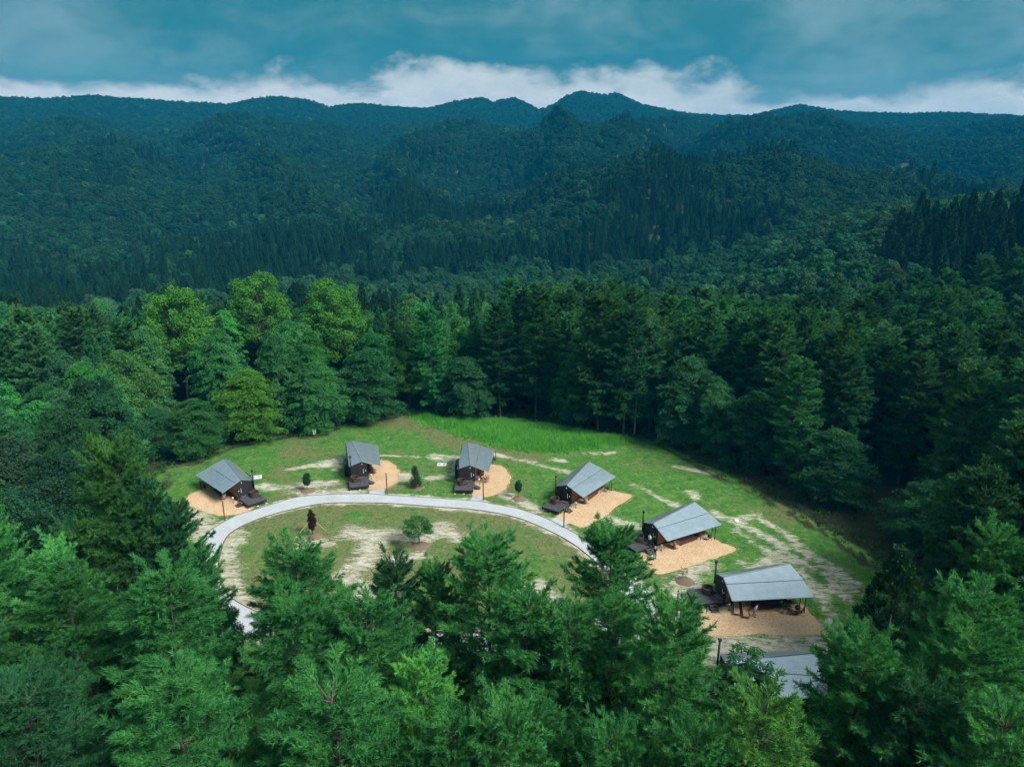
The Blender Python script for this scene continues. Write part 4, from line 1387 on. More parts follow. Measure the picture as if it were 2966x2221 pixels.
# ---- the larches in front of the camera (top seen at, height, radius)
FRONT = [
    ('larch_tree', 636, 1188, 19, 4.7, LF, 'larch whose pointed top stands left of the lawn, before the sandy patch'),
    ('larch_tree', 852, 1212, 17.5, 2.9, LD, 'small dark larch in the row in front of the sandy lawn'),
    ('larch_tree', 935, 1225, 17.0, 2.8, LB, 'slim bright larch leaning on the tallest larch before the lawn'),
    ('larch_tree', 1052, 1176, 20, 4.6, LB, 'tallest bright larch in front of the lawn, centre of the row'),
    ('larch_tree', 1340, 1158, 20, 4.2, LF, 'broad larch covering the bend of the road beside the occupied deck'),
    ('larch_tree', 335, 1258, 20, 4.6, LF, 'tall larch at the left that hides the start of the road'),
    ('larch_tree', 640, 1312, 19, 4.2, LF, 'larch directly in front of the pointed one at the lawn edge'),
    ('larch_tree', 800, 1310, 18.5, 4.4, LF, 'larch below the small dark one, second row'),
    ('larch_tree', 1130, 1300, 18.5, 4.4, LF, 'larch at the centre in front of the tallest bright one'),
    ('larch_tree', 1225, 1318, 18, 4.0, LF, 'bushy larch right of centre, second row'),
    ('larch_tree', 1325, 1300, 18, 3.2, LB, 'slim bright larch below the one covering the road bend'),
    ('larch_tree', 1466, 1338, 20, 3.7, LB, 'large near larch with bright sprays, left of the half hidden roof'),
    ('larch_tree', 375, 1470, 19, 5.2, LF, 'large pale larch at the lower left'),
    ('larch_tree', 720, 1500, 19, 5.4, LF, 'very large larch at the bottom, left of centre'),
    ('larch_tree', 975, 1555, 17.5, 3.4, LF, 'small larch spire at the bottom centre'),
    ('larch_tree', 1092, 1580, 18, 3.6, LB, 'small bright larch cut by the lower edge of the picture'),
    ('larch_tree', 1170, 1520, 17, 3.0, LF, 'narrow larch spire between two dark gaps, lower centre'),
    ('larch_tree', 1640, 1500, 18, 4.2, (0.080, 0.240, 0.055), 'yellow-green larch below the half hidden roof'),
    ('larch_tree', 1888, 1392, 19, 4.2, LF, 'large rounded larch right of the half hidden roof'),
    ('larch_tree', 1310, 1590, 17, 3.4, LF, 'small larch at the bottom edge, right of centre'),
    ('larch_tree', 1500, 1590, 17.5, 3.6, LF, 'larch at the bottom edge below the large bright one'),
    ('larch_tree', 2140, 1295, 20, 4.8, LF, 'larch at the right edge, right of the dark cypress'),
    ('larch_tree', 2085, 1385, 19, 4.4, LF, 'larch at the right between the cypress and the picture corner'),
    ('larch_tree', 2170, 1520, 18.5, 4.6, LB, 'larch in the lower right corner'),
    ('larch_tree', 1980, 1500, 17.5, 4.0, LD, 'dark larch left of the one in the lower right corner'),
    ('larch_tree', 40, 1500, 18, 4.8, LD, 'larch in the lower left corner'),
    ('cypress_tree', 1948, 1188, 17, 4.4, (0.016, 0.060, 0.028), 'dark dense pyramid cypress beside the sandy wheel tracks'),
    ('chestnut_tree', 1618, 1400, 14, 2.4, (0.022, 0.095, 0.034), 'chestnut with drooping hand-shaped leaves in front of the half hidden roof'),
    ('larch_tree', 240, 980, 24, 4.4, (0.046, 0.150, 0.036), 'tall light green conifer left of the leftmost cabin'),
    ('larch_tree', 312, 1050, 21, 3.6, LD, 'dark conifer between the tall light one and the leftmost cabin'),
    ('larch_tree', 362, 1100, 19, 3.2, BD, 'conifer just left of the road, nearest the leftmost cabin'),
    ('larch_tree', 418, 1195, 16.5, 2.6, LF, 'small conifer at the left rim of the road'),
    ('leafy_tree', 462, 1285, 11, 1.9, BD, 'small dark tree where the road meets the larches'),
]
for kn, vx, vy, h, r, tint, lab in FRONT:
    x, y = from_top(vx * VW, vy * VW, h)
    tree(kn, x, y, h, r, tint, lab, 'tree', 'larches in the foreground' if kn == 'larch_tree' and y < 60 else None, z=0)

# ---- trees at the forest edge: base pixel, top pixel
RIM = [
    ('beech_tree', 545, 952, 798, 5.0, (0.066, 0.205, 0.028), 'yellow-green broadleaf tree at the forest edge behind the leftmost cabin'),
    ('beech_tree', 428, 985, 862, 4.2, (0.030, 0.125, 0.034), 'green layered tree at the forest edge, left of the yellow-green one'),
    ('beech_tree', 340, 985, 880, 4.2, BD, 'dim layered tree at the forest edge, above the leftmost cabin'),
    ('beech_tree', 690, 930, 785, 5.0, BE, 'layered tree at the forest edge, right of the yellow-green one'),
    ('beech_tree', 800, 905, 755, 6.2, (0.024, 0.115, 0.040), 'broad layered tree behind the second cabin'),
    ('leafy_tree', 885, 885, 742, 4.0, (0.050, 0.175, 0.026), 'bright leafy tree where the left forest meets the tall grass'),
    ('beech_tree', 1010, 902, 770, 4.8, BD, 'dark layered tree behind the tall grass, left of the gap'),
    ('tall_larch', 1080, 898, 660, 3.6, LD, 'dark larch with bare lower branches behind the tall grass'),
    ('tall_larch', 1290, 935, 640, 4.6, (0.030, 0.105, 0.036), 'tall larch with visible trunk right of the gap in the back forest'),
    ('beech_tree', 1235, 915, 770, 3.8, BE, 'leafy tree below the tall larch at the gap'),
    ('tall_larch', 1345, 945, 665, 3.6, LD, 'larch left of the bare dead trunk'),
    ('beech_tree', 1480, 960, 770, 5.0, BD, 'dark leafy tree right of the bare dead trunk'),
    ('beech_tree', 1620, 1010, 850, 5.2, (0.018, 0.085, 0.036), 'leafy tree at the right forest edge with brighter sprays'),
    ('beech_tree', 1790, 1080, 930, 5.0, BD, 'dark layered tree at the right forest edge'),
    ('beech_tree', 1990, 1180, 1040, 4.6, BD, 'layered tree above the brown bank at the right'),
    ('beech_tree', 2110, 1230, 1090, 4.4, BE, 'layered tree at the right above the cypress'),
]
for kn, vx, vb, vt, r, tint, lab in RIM:
    b = gp(vx * VW, vb * VW)
    d = ray(vx * VW, vt * VW)
    h = CAM_H + d[2] * b[1] / d[1]
    tree(kn, b[0], b[1], h, r, tint, lab, 'tree', z=0)
LIMES = [(545, 588, 'lime-green round crown, tallest above the left forest'), (712, 603, 'lime-green round crown right of the tallest lime one'),
         (372, 617, 'lime-green round crown left of the tallest lime one'), (1160, 655, 'pale green round crown above the gap in the back forest'),
         (262, 760, 'light green leafy crown low in the left forest')]
for q, (vx, vy, lab) in enumerate(LIMES):
    hh = 24 if q < 3 else (21 if q == 3 else 17)
    x, y = from_top(vx * VW, vy * VW, hh)
    PLACED += [(x * k_, y * k_, 5.0) for k_ in (.94, .88, .82)] if q < 3 else []
    tree('leafy_tree', x, y, hh, (7.0, 6.6, 6.8, 4.0, 5.0)[q], LI if q < 3 else (0.055, 0.17, 0.045), lab, 'tree', z=0)


# ---- bare dead trunk
def dead_tree(px, pb, pt, lab, seed):
    b = gp(px, pb)
    d = ray(px, pt)
    h = CAM_H + d[2] * b[1] / d[1]
    rng = random.Random(seed)
    t = thing('dead_tree', lab, 'tree', b, 0)
    MB().tube([(0, 0, -.2), (.05, 0, h * .4), (-.05, 0, h * .8), (0, 0, h * .9)], [.13, .11, .07, .04], 8).build('trunk', M['pale_bark'], t)
    for s_ in (-1, 1):
        MB().tube([(0, 0, h * .86), (s_ * .7, .1, h * .91), (s_ * 1.25, .1, h)], [.06, .045, .02], 5).build('branch', M['pale_bark'], t)
    for q in range(9):
        z, a, l = h * rng.uniform(.35, .85), rng.random() * 6.28, rng.uniform(.8, 2.4)
        MB().tube([(0, 0, z), (l * .5 * math.cos(a), l * .5 * math.sin(a), z + .1), (l * math.cos(a), l * math.sin(a), z + .45)], [.04, .03, .012], 4).build('branch', M['pale_bark'], t)
    PLACED.append((b[0], b[1], 1.5))


dead_tree(1837, 1264, 985, 'pale bare dead tree with a forked top at the right back edge', 3)

# ---- saplings on the lawn
kind('slim_sapling', [roundtree(71, 4.2, .62, .7, 46, 90, .15, 1.7), roundtree(76, 4.2, .62, 1.0, 40, 90, .15, 1.8)], 4.2, .62, 'leaf', 'sapling')
kind('bushy_sapling', [roundtree(72, 4.2, 1.5, 1.3, 40, 120, .14, 1.1)], 4.2, 1.5, 'leaf', 'sapling')
kind('cone_sapling', [cypress(73, 3.6, .85, .25, 70, 90, .13)], 3.6, .85, 'leaf', 'sapling')
kind('purple_sapling', [roundtree(74, 5.0, .55, .5, 54, 80, .17, 1.7)], 5.0, .55, 'leaf', 'sapling')
kind('bare_sapling', [roundtree(75, 2.6, .7, .9, 14, 26, .10, .8)], 2.6, .7, 'leaf', 'sapling')
SAPS = [
    ('slim_sapling', (890, 1420), 1367, .52, (0.018, 0.075, 0.030), 'dark green column-shaped sapling between the first two cabins'),
    ('cone_sapling', (1206, 1411), 1355, .78, (0.016, 0.055, 0.030), 'dark cone-shaped sapling between the second and third cabins'),
    ('slim_sapling', (1500, 1443), 1386, .46, (0.018, 0.080, 0.032), 'slender dark sapling between the third and fourth cabins'),
    ('purple_sapling', (907, 1552), 1472, .46, (0.045, 0.018, 0.022), 'purple-brown sapling held by yellow guy ropes on the lawn'),
    ('bushy_sapling', (1214, 1580), 1497, 1.9, (0.040, 0.155, 0.045), 'green many-stemmed sapling in a mulch ring on the lawn'),
    ('bare_sapling', (1977, 1681), 1641, .55, (0.10, 0.075, 0.045), 'thin brownish sapling between the two nearest yards'),
    ('bare_sapling', (1753, 1562), 1509, .7, (0.045, 0.10, 0.04), 'thin sapling behind the larch at the road bend'),
]
for kn, (bx, by), ty, r, tint, lab in SAPS:
    b = gp(bx, by)
    d = ray(bx, ty)
    h = CAM_H + d[2] * b[1] / d[1]
    tree(kn, b[0], b[1], h, r, tint, lab, 'sapling', 'young trees planted around the lawn', z=0.05)
    if kn != 'bare_sapling' or bx > 1900:
        mb = MB()
        R_ = 1.15 if kn != 'bushy_sapling' else 1.3
        rngm = random.Random(int(bx))
        vs = [(0, 0, .28)]
        for ring, (rr, zz) in enumerate(((.45, .22), (.8, .10), (1.0, -.02))):
            for k_ in range(18):
                a = k_ / 18 * 6.283
                q = R_ * rr * (1 + rngm.uniform(-.12, .12))
                vs.append((q * math.cos(a), q * math.sin(a), zz))
        fs = [(0, 1 + k_, 1 + (k_ + 1) % 18) for k_ in range(18)]
        for ring in range(2):
            for k_ in range(18):
                a, c = 1 + ring * 18 + k_, 1 + ring * 18 + (k_ + 1) % 18
                fs.append((a, a + 18, c + 18, c))
        o = MB().add(vs, fs).build('mulch_mound', M['mulch'], None, True, loc=(b[0] + .2, b[1] - .15, 0))
        tag(o, 'brown mulch mound around the ' + lab.split(' sapling')[0] + ' sapling', 'mulch', 'mulch mounds at the saplings')
b = gp(907, 1552)
for (ex, ey, lab) in ((845, 1572, 'yellow guy rope slanting left from the purple-brown sapling'), (945, 1537, 'yellow guy rope slanting right from the purple-brown sapling'), (884, 1533, 'short yellow guy rope behind the purple-brown sapling')):
    e = gp(ex, ey)
    tag(MB().tube([(b[0], b[1], 2.6), (e[0], e[1], 0.02)], .025, 5).build('guy_rope', M['rope'], None), lab, 'rope', 'guy ropes')

# ------------------------------------------------------------------ the forest around, tree by tree
BOUND_X = [330, 400, 450, 490, 500, 560, 640, 760, 850, 940, 1050, 1150, 1210, 1345, 1450, 1500, 1560, 1640, 1720, 1800, 1815, 1950, 2010]
BOUND_Y = [1000, 1090, 1190, 1280, 1300, 1290, 1230, 1310, 1235, 1250, 1180, 1290, 1320, 1180, 1320, 1350, 1480, 1510, 1500, 1450, 1420, 1400, 1380]


def project(x, y, z):
    d = y * _c - (z - CAM_H) * _s
    u = y * _s + (z - CAM_H) * _c
    return PW / 2 + FPX * x / d, PH / 2 - FPX * u / d


def hides(x, y, h, r):
    """would a tree here stand before the open clearing?"""
    if y > 100:
        return False
    for fx, fz in ((0, 1.0), (-.55, .85), (.55, .85), (-1, .6), (1, .6)):
        px, py = project(x + fx * r, y, h * fz)
        vx, vy = px / VW, py / VW
        if vx < 330 or vx > 2000:
            if x < 0 and vx < 330:
                continue
            if vx > 2000:
                continue
        if 325 <= vx <= 2010 and vy < np.interp(vx, BOUND_X, BOUND_Y) + 55:
            return True
    return False


cands = []
rs = random.Random(19)
for _ in range(9000):
    y = rs.uniform(12, 174)
    x = rs.uniform(-0.84 * y - 12, 0.84 * y + 12)
    cands.append((x, y))
cands.sort(key=lambda c: c[1])
cx_, cy_ = np.array([c[0] for c in cands]), np.array([c[1] for c in cands])
inside = poly_in(EDGE, cx_, cy_)
dedge = seg_dist(EDGE, cx_, cy_, True)
ZL = {'L': 'on the left of the clearing', 'B': 'behind the clearing', 'R': 'on the right of the clearing', 'F': 'in front of the camera'}
GRID = {}


def too_close(x, y, r):
    gx_, gy_ = int(x // 8), int(y // 8)
    for a in (-1, 0, 1):
        for b_ in (-1, 0, 1):
            for (qx, qy, qr) in GRID.get((gx_ + a, gy_ + b_), ()):
                if (qx - x) ** 2 + (qy - y) ** 2 < (0.66 * (r + qr)) ** 2:
                    return True
    return False


for (x, y, r) in PLACED:
    GRID.setdefault((int(x // 8), int(y // 8)), []).append((x, y, r))
MARKS = [(loc2w(q_, 0, 12)[:2], 'behind the ' + ORD[q_]) for q_ in range(6)] + [
    ((-62, 92), 'to the left of the leftmost cabin'), ((-75, 130), 'far back in the left forest'), ((-34, 150), 'among the lime-green crowns'), ((-5, 135), 'behind the bank of tall grass'),
    ((22, 128), 'around the pale dead tree'), ((10, 165), 'beyond the gap in the back forest'), ((50, 105), 'above the right end of the lawn'), ((62, 78), 'above the brown bank at the right'),
    ((85, 115), 'on the right-hand slope'), ((75, 165), 'high on the right-hand slope'), ((125, 150), 'at the far right edge'), ((-120, 150), 'at the far left edge'), ((-45, 60), 'below the leftmost cabin at the left'),
    ((55, 55), 'right of the dark cypress')]
FMARKS = [((-20, 45), 'left of the small dark larch'), ((0, 42), 'below the tallest bright larch'), ((14, 40), 'below the larch at the road bend'), ((-24, 30), 'around the large pale larch, lower left'),
          ((-8, 28), 'around the very large bottom larch'), ((6, 27), 'at the bottom centre'), ((20, 30), 'around the yellow-green larch'), ((32, 38), 'around the rounded larch at the right')]
counts = {}
gh = ground(cx_, cy_)
for q, (x, y) in enumerate(cands):
    front = y < 56 and abs(x) < 44
    if inside[q] or (not front and dedge[q] < 2.2):
        continue
    zone = 'F' if front else ('B' if (y > 100 and -32 < x < 34) else ('L' if x < 0 else 'R'))
    u = rs.random()
    if zone == 'F':
        kn, h, r, tint = 'larch_tree', rs.uniform(14.5, 18.5), rs.uniform(3.2, 4.6), ((LF if u < .75 else LB) if x > -15 or y > 44 else LD)
    elif zone == 'L':
        conif = fbm(np.array(x / 26.0), np.array(y / 26.0), 71, 2) > (.62 if y < 115 else .60)
        if conif:
            kn, h, r, tint = ('tall_larch', rs.uniform(19, 24), rs.uniform(3.4, 4.5), (0.042, 0.155, 0.050)) if u < .75 else ('cedar_tree', rs.uniform(18, 23), rs.uniform(2.4, 3.0), LD)
        else:
            kn, h, r, tint = ('beech_tree' if u < .5 else 'leafy_tree'), rs.uniform(12.5, 18) + (3.5 if y > 120 else 0), rs.uniform(3.8, 5.8), ((BE if u < .62 else BD) if y > 95 else (0.020, 0.085, 0.036))
    elif zone == 'B' and x < 2 and u < .55:
        kn, h, r, tint = ('leafy_tree' if u < .38 else 'beech_tree'), rs.uniform(16, 21.5), rs.uniform(3.8, 5.2), BE
    elif zone == 'B':
        kn, h, r, tint = ('tall_larch', rs.uniform(20, 25), rs.uniform(3.3, 4.4), (0.042, 0.165, 0.056)) if u < .62 else (('cedar_tree', rs.uniform(19, 24), rs.uniform(2.3, 3.0), LD) if u < .74 else ('leafy_tree', rs.uniform(15, 20), rs.uniform(3.6, 5.0), BE))
    else:
        low = dedge[q] < 9
        if low and u < .6:
            kn, h, r, tint = 'beech_tree', rs.uniform(9, 14), rs.uniform(3.4, 4.8), BD
        else:
            kn, h, r, tint = ('tall_larch', rs.uniform(19, 24), rs.uniform(3.4, 4.6), (0.033, 0.130, 0.046)) if u < .82 else ('leafy_tree', rs.uniform(14, 18), rs.uniform(3.6, 4.8), BD)
    if not front and dedge[q] < r * 0.55:
        continue
    if too_close(x, y, r) or hides(x, y, h, r):
        continue
    if counts.get(kn, 0) > 300:
        continue
    counts[kn] = counts.get(kn, 0) + 1
    GRID.setdefault((int(x // 8), int(y // 8)), []).append((x, y, r))
    look = {'larch_tree': 'plain green larch', 'tall_larch': 'tall forest larch', 'beech_tree': 'layered broadleaf forest tree', 'leafy_tree': 'round-crowned forest tree', 'cedar_tree': 'narrow dark forest cedar'}[kn]
    tree(kn, x, y, h, r, jit(tint), f'{look} ' + min(FMARKS if zone == 'F' else MARKS, key=lambda m_: (m_[0][0] - x) ** 2 + (m_[0][1] - y) ** 2)[1], 'tree', 'forest trees: ' + kn.replace('_', ' ') + ' ' + min(FMARKS if zone == 'F' else MARKS, key=lambda m_: (m_[0][0] - x) ** 2 + (m_[0][1] - y) ** 2)[1], z=float(gh[q]))
print('TREES', counts)


# ------------------------------------------------------------------ far forest (one mass per kind, instances on points)
def far_source(name, seed, conical, close=False):
    if conical and close:
        sk, v, f = cedar(seed, 14.0, 2.9, .5, 130, 80, .46)
    elif close:
        sk, v, f = roundtree(seed, 11.0, 4.6, .3, 46, 210, .40, 1.1)
    elif conical:
        sk, v, f = cedar(seed, 14.0, 2.9, .5, 80, 34, .80)
    else:
        sk, v, f = roundtree(seed, 11.0, 4.6, .3, 34, 90, .72, 1.2)
    me = mesh_np(name, v, f, M['far'])
    return bpy.data.objects.new(name, me)


def scatter(name, label, srcs, pts, scl, tint):
    me = bpy.data.meshes.new(name)
    me.vertices.add(len(pts))
    me.vertices.foreach_set('co', np.asarray(pts, np.float32).ravel())
    at_ = me.attributes.new('scl', 'FLOAT_VECTOR', 'POINT')
    at_.data.foreach_set('vector', np.asarray(scl, np.float32).ravel())
    at_ = me.attributes.new('tint', 'FLOAT_COLOR', 'POINT')
    at_.data.foreach_set('color', np.c_[tint, np.ones(len(pts))].astype(np.float32).ravel())
    o = obj(name, me)
    ng = bpy.data.node_groups.new(name, 'GeometryNodeTree')
    ng.interface.new_socket('Geometry', in_out='INPUT', socket_type='NodeSocketGeometry')
    ng.interface.new_socket('Geometry', in_out='OUTPUT', socket_type='NodeSocketGeometry')
    N, L = ng.nodes, ng.links
    gi, go = N.new('NodeGroupInput'), N.new('NodeGroupOutput')
    jn = N.new('GeometryNodeJoinGeometry')
    for s_ in srcs:
        oi = N.new('GeometryNodeObjectInfo')
        oi.inputs['Object'].default_value = s_
        oi.inputs['As Instance'].default_value = True
        L.new(oi.outputs['Geometry'], jn.inputs[0])
    m2p = N.new('GeometryNodeMeshToPoints')
    L.new(gi.outputs[0], m2p.inputs['Mesh'])
    ip = N.new('GeometryNodeInstanceOnPoints')
    L.new(m2p.outputs[0], ip.inputs['Points'])
    L.new(jn.outputs[0], ip.inputs['Instance'])
    ip.inputs['Pick Instance'].default_value = True
    ri_ = N.new('FunctionNodeRandomValue')
    ri_.data_type = 'INT'
    ri_.inputs['Min'].default_value = 0
    ri_.inputs['Max'].default_value = len(srcs) - 1
    L.new(ri_.outputs['Value'] if len([q for q in ri_.outputs if q.enabled]) == 0 else [q for q in ri_.outputs if q.enabled][0], ip.inputs['Instance Index'])
    rr_ = N.new('FunctionNodeRandomValue')
    rr_.data_type = 'FLOAT_VECTOR'
    rr_.inputs[0].default_value = (-.04, -.04, 0)
    rr_.inputs[1].default_value = (.04, .04, 6.283)
    L.new([q for q in rr_.outputs if q.enabled][0], ip.inputs['Rotation'])
    na = N.new('GeometryNodeInputNamedAttribute')
    na.data_type = 'FLOAT_VECTOR'
    na.inputs['Name'].default_value = 'scl'
    L.new([q for q in na.outputs if q.enabled][0], ip.inputs['Scale'])
    L.new(ip.outputs[0], go.inputs[0])
    md_ = o.modifiers.new('scatter', 'NODES')
    md_.node_group = ng
    return tag(o, label, 'forest', None, 'stuff')


rng = np.random.default_rng(5)
fx, fy = [], []
r_ = 150.0
while r_ < 2150:
    stp = np.interp(r_, [150, 400, 1000, 2000], [5.4, 5.6, 6.1, 7.2])
    nA = int(1.50 * r_ / stp)
    a = np.linspace(-.75, .75, nA) + rng.normal(0, .33, nA) * stp / r_
    rr = r_ + rng.normal(0, .33, nA) * stp
    fx.append(rr * np.sin(a))
    fy.append(rr * np.cos(a))
    r_ += stp * .95
fx, fy = np.concatenate(fx), np.concatenate(fy)
keep = ~((fy < 174) & (np.abs(fx) < 0.84 * fy + 12))
fx, fy = fx[keep], fy[keep]
fr = np.hypot(fx, fy)
fz = ground(fx, fy)
cm = fbm(fx / 75 + 40, fy / 75, 61, 3) + .04 * np.exp(-((fr - 330) / 130) ** 2) + rng.normal(0, .035, len(fx))
con = (fr < 1250) & (cm > .625 + .07 * sstep(450, 1000, fr))
n = len(fx)
size = rng.uniform(.60, 1.12, n) * np.interp(fr, [200, 600], [1.0, .86])
bri = np.exp(rng.normal(0, .24, n))[:, None]
tb = np.array([0.011, 0.046, 0.020]) * (1 + .9 * (1 - sstep(250, 600, fr)))[:, None] * bri * np.c_[1 + rng.normal(0, .22, n), np.ones(n), 1 + rng.normal(0, .15, n)]
hot = rng.random(n) < .008
tb[hot] = np.array([0.035, .13, .03])
tcn = np.array([0.010, 0.042, 0.019]) * np.exp(rng.normal(0, .22, n))[:, None]
SB = [far_source('far_broadleaf', s, False) for s in (81, 82, 83, 84)]
SC = [far_source('far_conifer', s, True) for s in (91, 92, 93)]
b_ = ~con
P = np.stack([fx, fy, fz - .3], -1)
S = np.stack([size, size, size * rng.uniform(.85, 1.2, n)], -1)
SBN = [far_source('mid_broadleaf', s, False, True) for s in (85, 86, 87)]
SCN = [far_source('mid_conifer', s, True, True) for s in (94, 95)]
nr = fr < 520
scatter('broadleaf_forest', 'mixed broadleaf forest covering the far hills and mountain', SB, P[b_ & ~nr], S[b_ & ~nr], tb[b_ & ~nr])
scatter('valley_forest', 'broadleaf forest filling the valley just beyond the near trees', SBN, P[b_ & nr], S[b_ & nr], tb[b_ & nr])
S2 = S * np.array([.95, .95, 1.15])
scatter('conifer_forest', 'dark conifer groves among the forest on the far hills', SC, P[con & ~nr], S2[con & ~nr], tcn[con & ~nr])
scatter('valley_conifers', 'dark conifers in the valley just beyond the near trees', SCN, P[con & nr], S2[con & nr], tcn[con & nr])
print('FAR', b_.sum(), con.sum())

# ------------------------------------------------------------------ grass and undergrowth
def tufts(name, label, x, y, hgt, wid, nb, mat, spread=.12, seed=3, cat='grass', lean=.42):
    rg = np.random.default_rng(seed)
    n = len(x)
    k = np.repeat(np.arange(n), nb)
    m = len(k)
    p = np.stack([x[k] + rg.normal(0, spread, m), y[k] + rg.normal(0, spread, m), np.full(m, -.01)], -1)
    d = unit(np.c_[rg.normal(0, lean, m), rg.normal(0, lean, m), np.ones(m)])
    a = rg.random(m) * 6.283
    sd = np.stack([np.cos(a), np.sin(a), 0 * a], -1)
    v, f = tris(p, d, sd, hgt[k] * rg.uniform(.6, 1.25, m), wid * rg.uniform(.7, 1.3, m))
    return tag(obj(name, mesh_np(name, v, f, mat)), label, cat, None, 'stuff')


def grass_mat(name, a, b, c):
    m = bpy.data.materials.new(name)
    m.use_nodes = True
    t = NT(m.node_tree)
    g = t.n('ShaderNodeNewGeometry')
    nz = t.noise(g.outputs['Position'], .35, 4.0, .6)
    col = t.mix(t.ramp(nz, .35, .65), a, b)
    n2_ = t.noise(g.outputs['Position'], 1.35, 5.0, .7, .8)
    col = t.mix(t.math('MULTIPLY', t.ramp(n2_, .54, .68), .6), col, c)
    col = t.mix(t.math('MULTIPLY', t.ramp(n2_, .46, .34), .5), col, [v * .5 for v in a])
    col = t.mix(t.math('MULTIPLY', g.outputs['Random Per Island'], .5), col, c)
    bs = t.n('ShaderNodeBsdfPrincipled', {'Base Color': col, 'Roughness': .6, 'Specular IOR Level': .2})
    tr = t.n('ShaderNodeBsdfTranslucent', {'Color': col})
    t.n('ShaderNodeOutputMaterial', {'Surface': t.n('ShaderNodeMixShader', {0: .3, 1: bs.outputs[0], 2: tr.outputs[0]}).outputs[0]})
    return m


M['lawn'] = grass_mat('mown_grass', (0.036, 0.180, 0.026), (0.100, 0.250, 0.044), (0.18, 0.235, 0.08))
M['olive'] = grass_mat('worn_grass', (0.085, 0.145, 0.040), (0.12, 0.165, 0.055), (0.16, 0.17, 0.075))
M['tallgrass'] = grass_mat('tall_grass', (0.055, 0.34, 0.035), (0.10, 0.43, 0.05), (0.19, 0.42, 0.09))
M['scrub'] = leaf_mat('undergrowth', (0.026, 0.095, 0.026), .5, trans=.25)
rg = np.random.default_rng(77)


def rand_in(poly, n):
    lo, hi = poly.min(0), poly.max(0)
    p = rg.random((n * 3, 2)) * (hi - lo) + lo
    return p[poly_in(poly, p[:, 0], p[:, 1])][:n]


g = rand_in(EDGE, 90000)
bad = np.zeros(len(g), bool)
for pad in PADS:
    bad |= poly_in(pad, g[:, 0], g[:, 1])
bad |= poly_in(RO, g[:, 0], g[:, 1]) & ~poly_in(RI, g[:, 0], g[:, 1])
g = g[~bad]
dd, dy_, dw_ = masks(g[:, 0], g[:, 1])
pd_ = dd + (fbm(g[:, 0] / 1.7, g[:, 1] / 1.7, 14, 3) - .5) * 1.6
ok = rg.random(len(g)) > sstep(.25, .65, pd_) * .97
g, dy_, dw_ = g[ok], dy_[ok], dw_[ok]
ol = dy_ + rg.normal(0, .15, len(g)) > .5
hh = rg.uniform(.05, .13, len(g)) * (1 + 1.5 * dw_)
tufts('lawn_grass', 'short green grass on the clearing', g[~ol, 0], g[~ol, 1], hh[~ol], .05, 3, M['lawn'])
tufts('worn_grass', 'short olive worn grass on the round lawn and rear slope', g[ol, 0], g[ol, 1], hh[ol] * .8, .05, 3, M['olive'])
g = rand_in(TALL, 9000)
g = g + rg.normal(0, .55, g.shape)
de = np.minimum(seg_dist(TALL, g[:, 0], g[:, 1], True) / 2.0, 1)
tufts('tall_grass', 'bank of tall bright green grass in front of the back forest', g[:, 0], g[:, 1], (.45 + .75 * de) * (.6 + .8 * fbm(g[:, 0] / 2, g[:, 1] / 2, 5, 2)), .10, 10, M['tallgrass'], .25, 4, lean=.62)

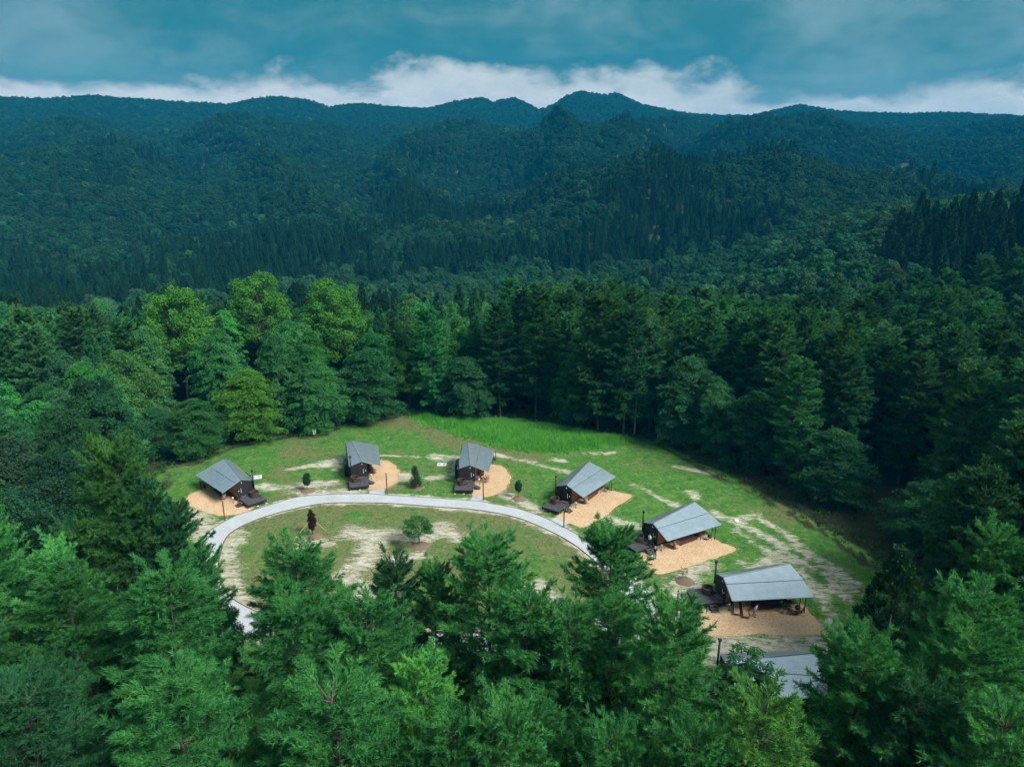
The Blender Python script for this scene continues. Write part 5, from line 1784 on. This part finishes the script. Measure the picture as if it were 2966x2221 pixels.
cm_ = leaf_mat('loose_wood_chips', (0.54, 0.385, 0.235), .5, hue=(.8, .75, .7), trans=0.0, rough=.9)
cv, ck = [], []
for pad in PADS:
    p_ = rand_in(pad, 4500)
    e_ = pad[rg.integers(0, len(pad), 1500)] + rg.normal(0, .26, (1500, 2))
    ck.append(np.vstack([p_, e_]))
ck = np.vstack(ck)
m = len(ck)
a = rg.random(m) * 6.283
td = unit(np.c_[np.cos(a), np.sin(a), rg.normal(0, .35, m)])
v, f = quads(np.c_[ck, np.full(m, .045)], td, unit(np.cross(td, UP + rg.normal(0, .4, (m, 3)))), rg.uniform(.07, .16, m), rg.uniform(.04, .08, m))
tag(obj('loose_wood_chips', mesh_np('loose_wood_chips', v, f, cm_)), 'loose wood chips strewn over the cabin yards and their rims', 'wood chips', None, 'stuff')

# scrub along the forest rim and under the trees
s_ = rg.random((26000, 2)) * np.array([220, 190]) + np.array([-110, 20])
de = seg_dist(EDGE, s_[:, 0], s_[:, 1], True)
ins = poly_in(EDGE, s_[:, 0], s_[:, 1])
fan = np.abs(s_[:, 0]) < .80 * s_[:, 1] + 6
front_ = (s_[:, 1] < 58) & (np.abs(s_[:, 0]) < 40)
ok = fan & ((~ins & (de < 14) & ~front_ & (rg.random(len(s_)) < np.where(de < 5, .9, .35))) | (~ins & front_ & (rg.random(len(s_)) < .12)))
s_, de = s_[ok], de[ok]
n = len(s_)
k = np.repeat(np.arange(n), 34)
m = len(k)
sz = rg.uniform(.35, 1.1, n) * np.interp(de, [0, 3, 14], [.55, 1.1, 1.2])
u = unit(rg.normal(0, 1, (m, 3)) + UP * .5)
gz_ = ground(s_[:, 0], s_[:, 1])
pos = np.c_[s_[k], gz_[k]] + u * np.array([1, 1, .8]) * (sz[k] * rg.uniform(.6, 1.05, m))[:, None] + UP * (sz[k] * .4)[:, None]
td = unit(np.cross(u + rg.normal(0, .4, (m, 3)), rg.normal(0, 1, (m, 3))))
v, f = quads(pos, td, unit(np.cross(td, u)), rg.uniform(.16, .34, m), rg.uniform(.10, .22, m))
tag(obj('undergrowth', mesh_np('undergrowth', v, f, M['scrub'])), 'low scrub and ferns along the forest edge', 'undergrowth', None, 'stuff')
print('SCRUB', n)

# ------------------------------------------------------------------ air
hz = bpy.data.materials.new('haze')
hz.use_nodes = True
t = NT(hz.node_tree)
vol = t.n('ShaderNodeVolumePrincipled', {'Color': (0.002, 0.36, 0.72, 1), 'Density': 0.00020, 'Anisotropy': 0.0})
t.n('ShaderNodeOutputMaterial', {'Volume': vol.outputs[0]})
zmin = float(gz.min())
hb = MB().box(-4200, 4200, -4200, 4400, zmin - 1.5, 330.0).build('haze', hz)
tag(hb, 'thin blue haze in the valley air', 'haze', None, 'stuff')
hb.visible_shadow = True
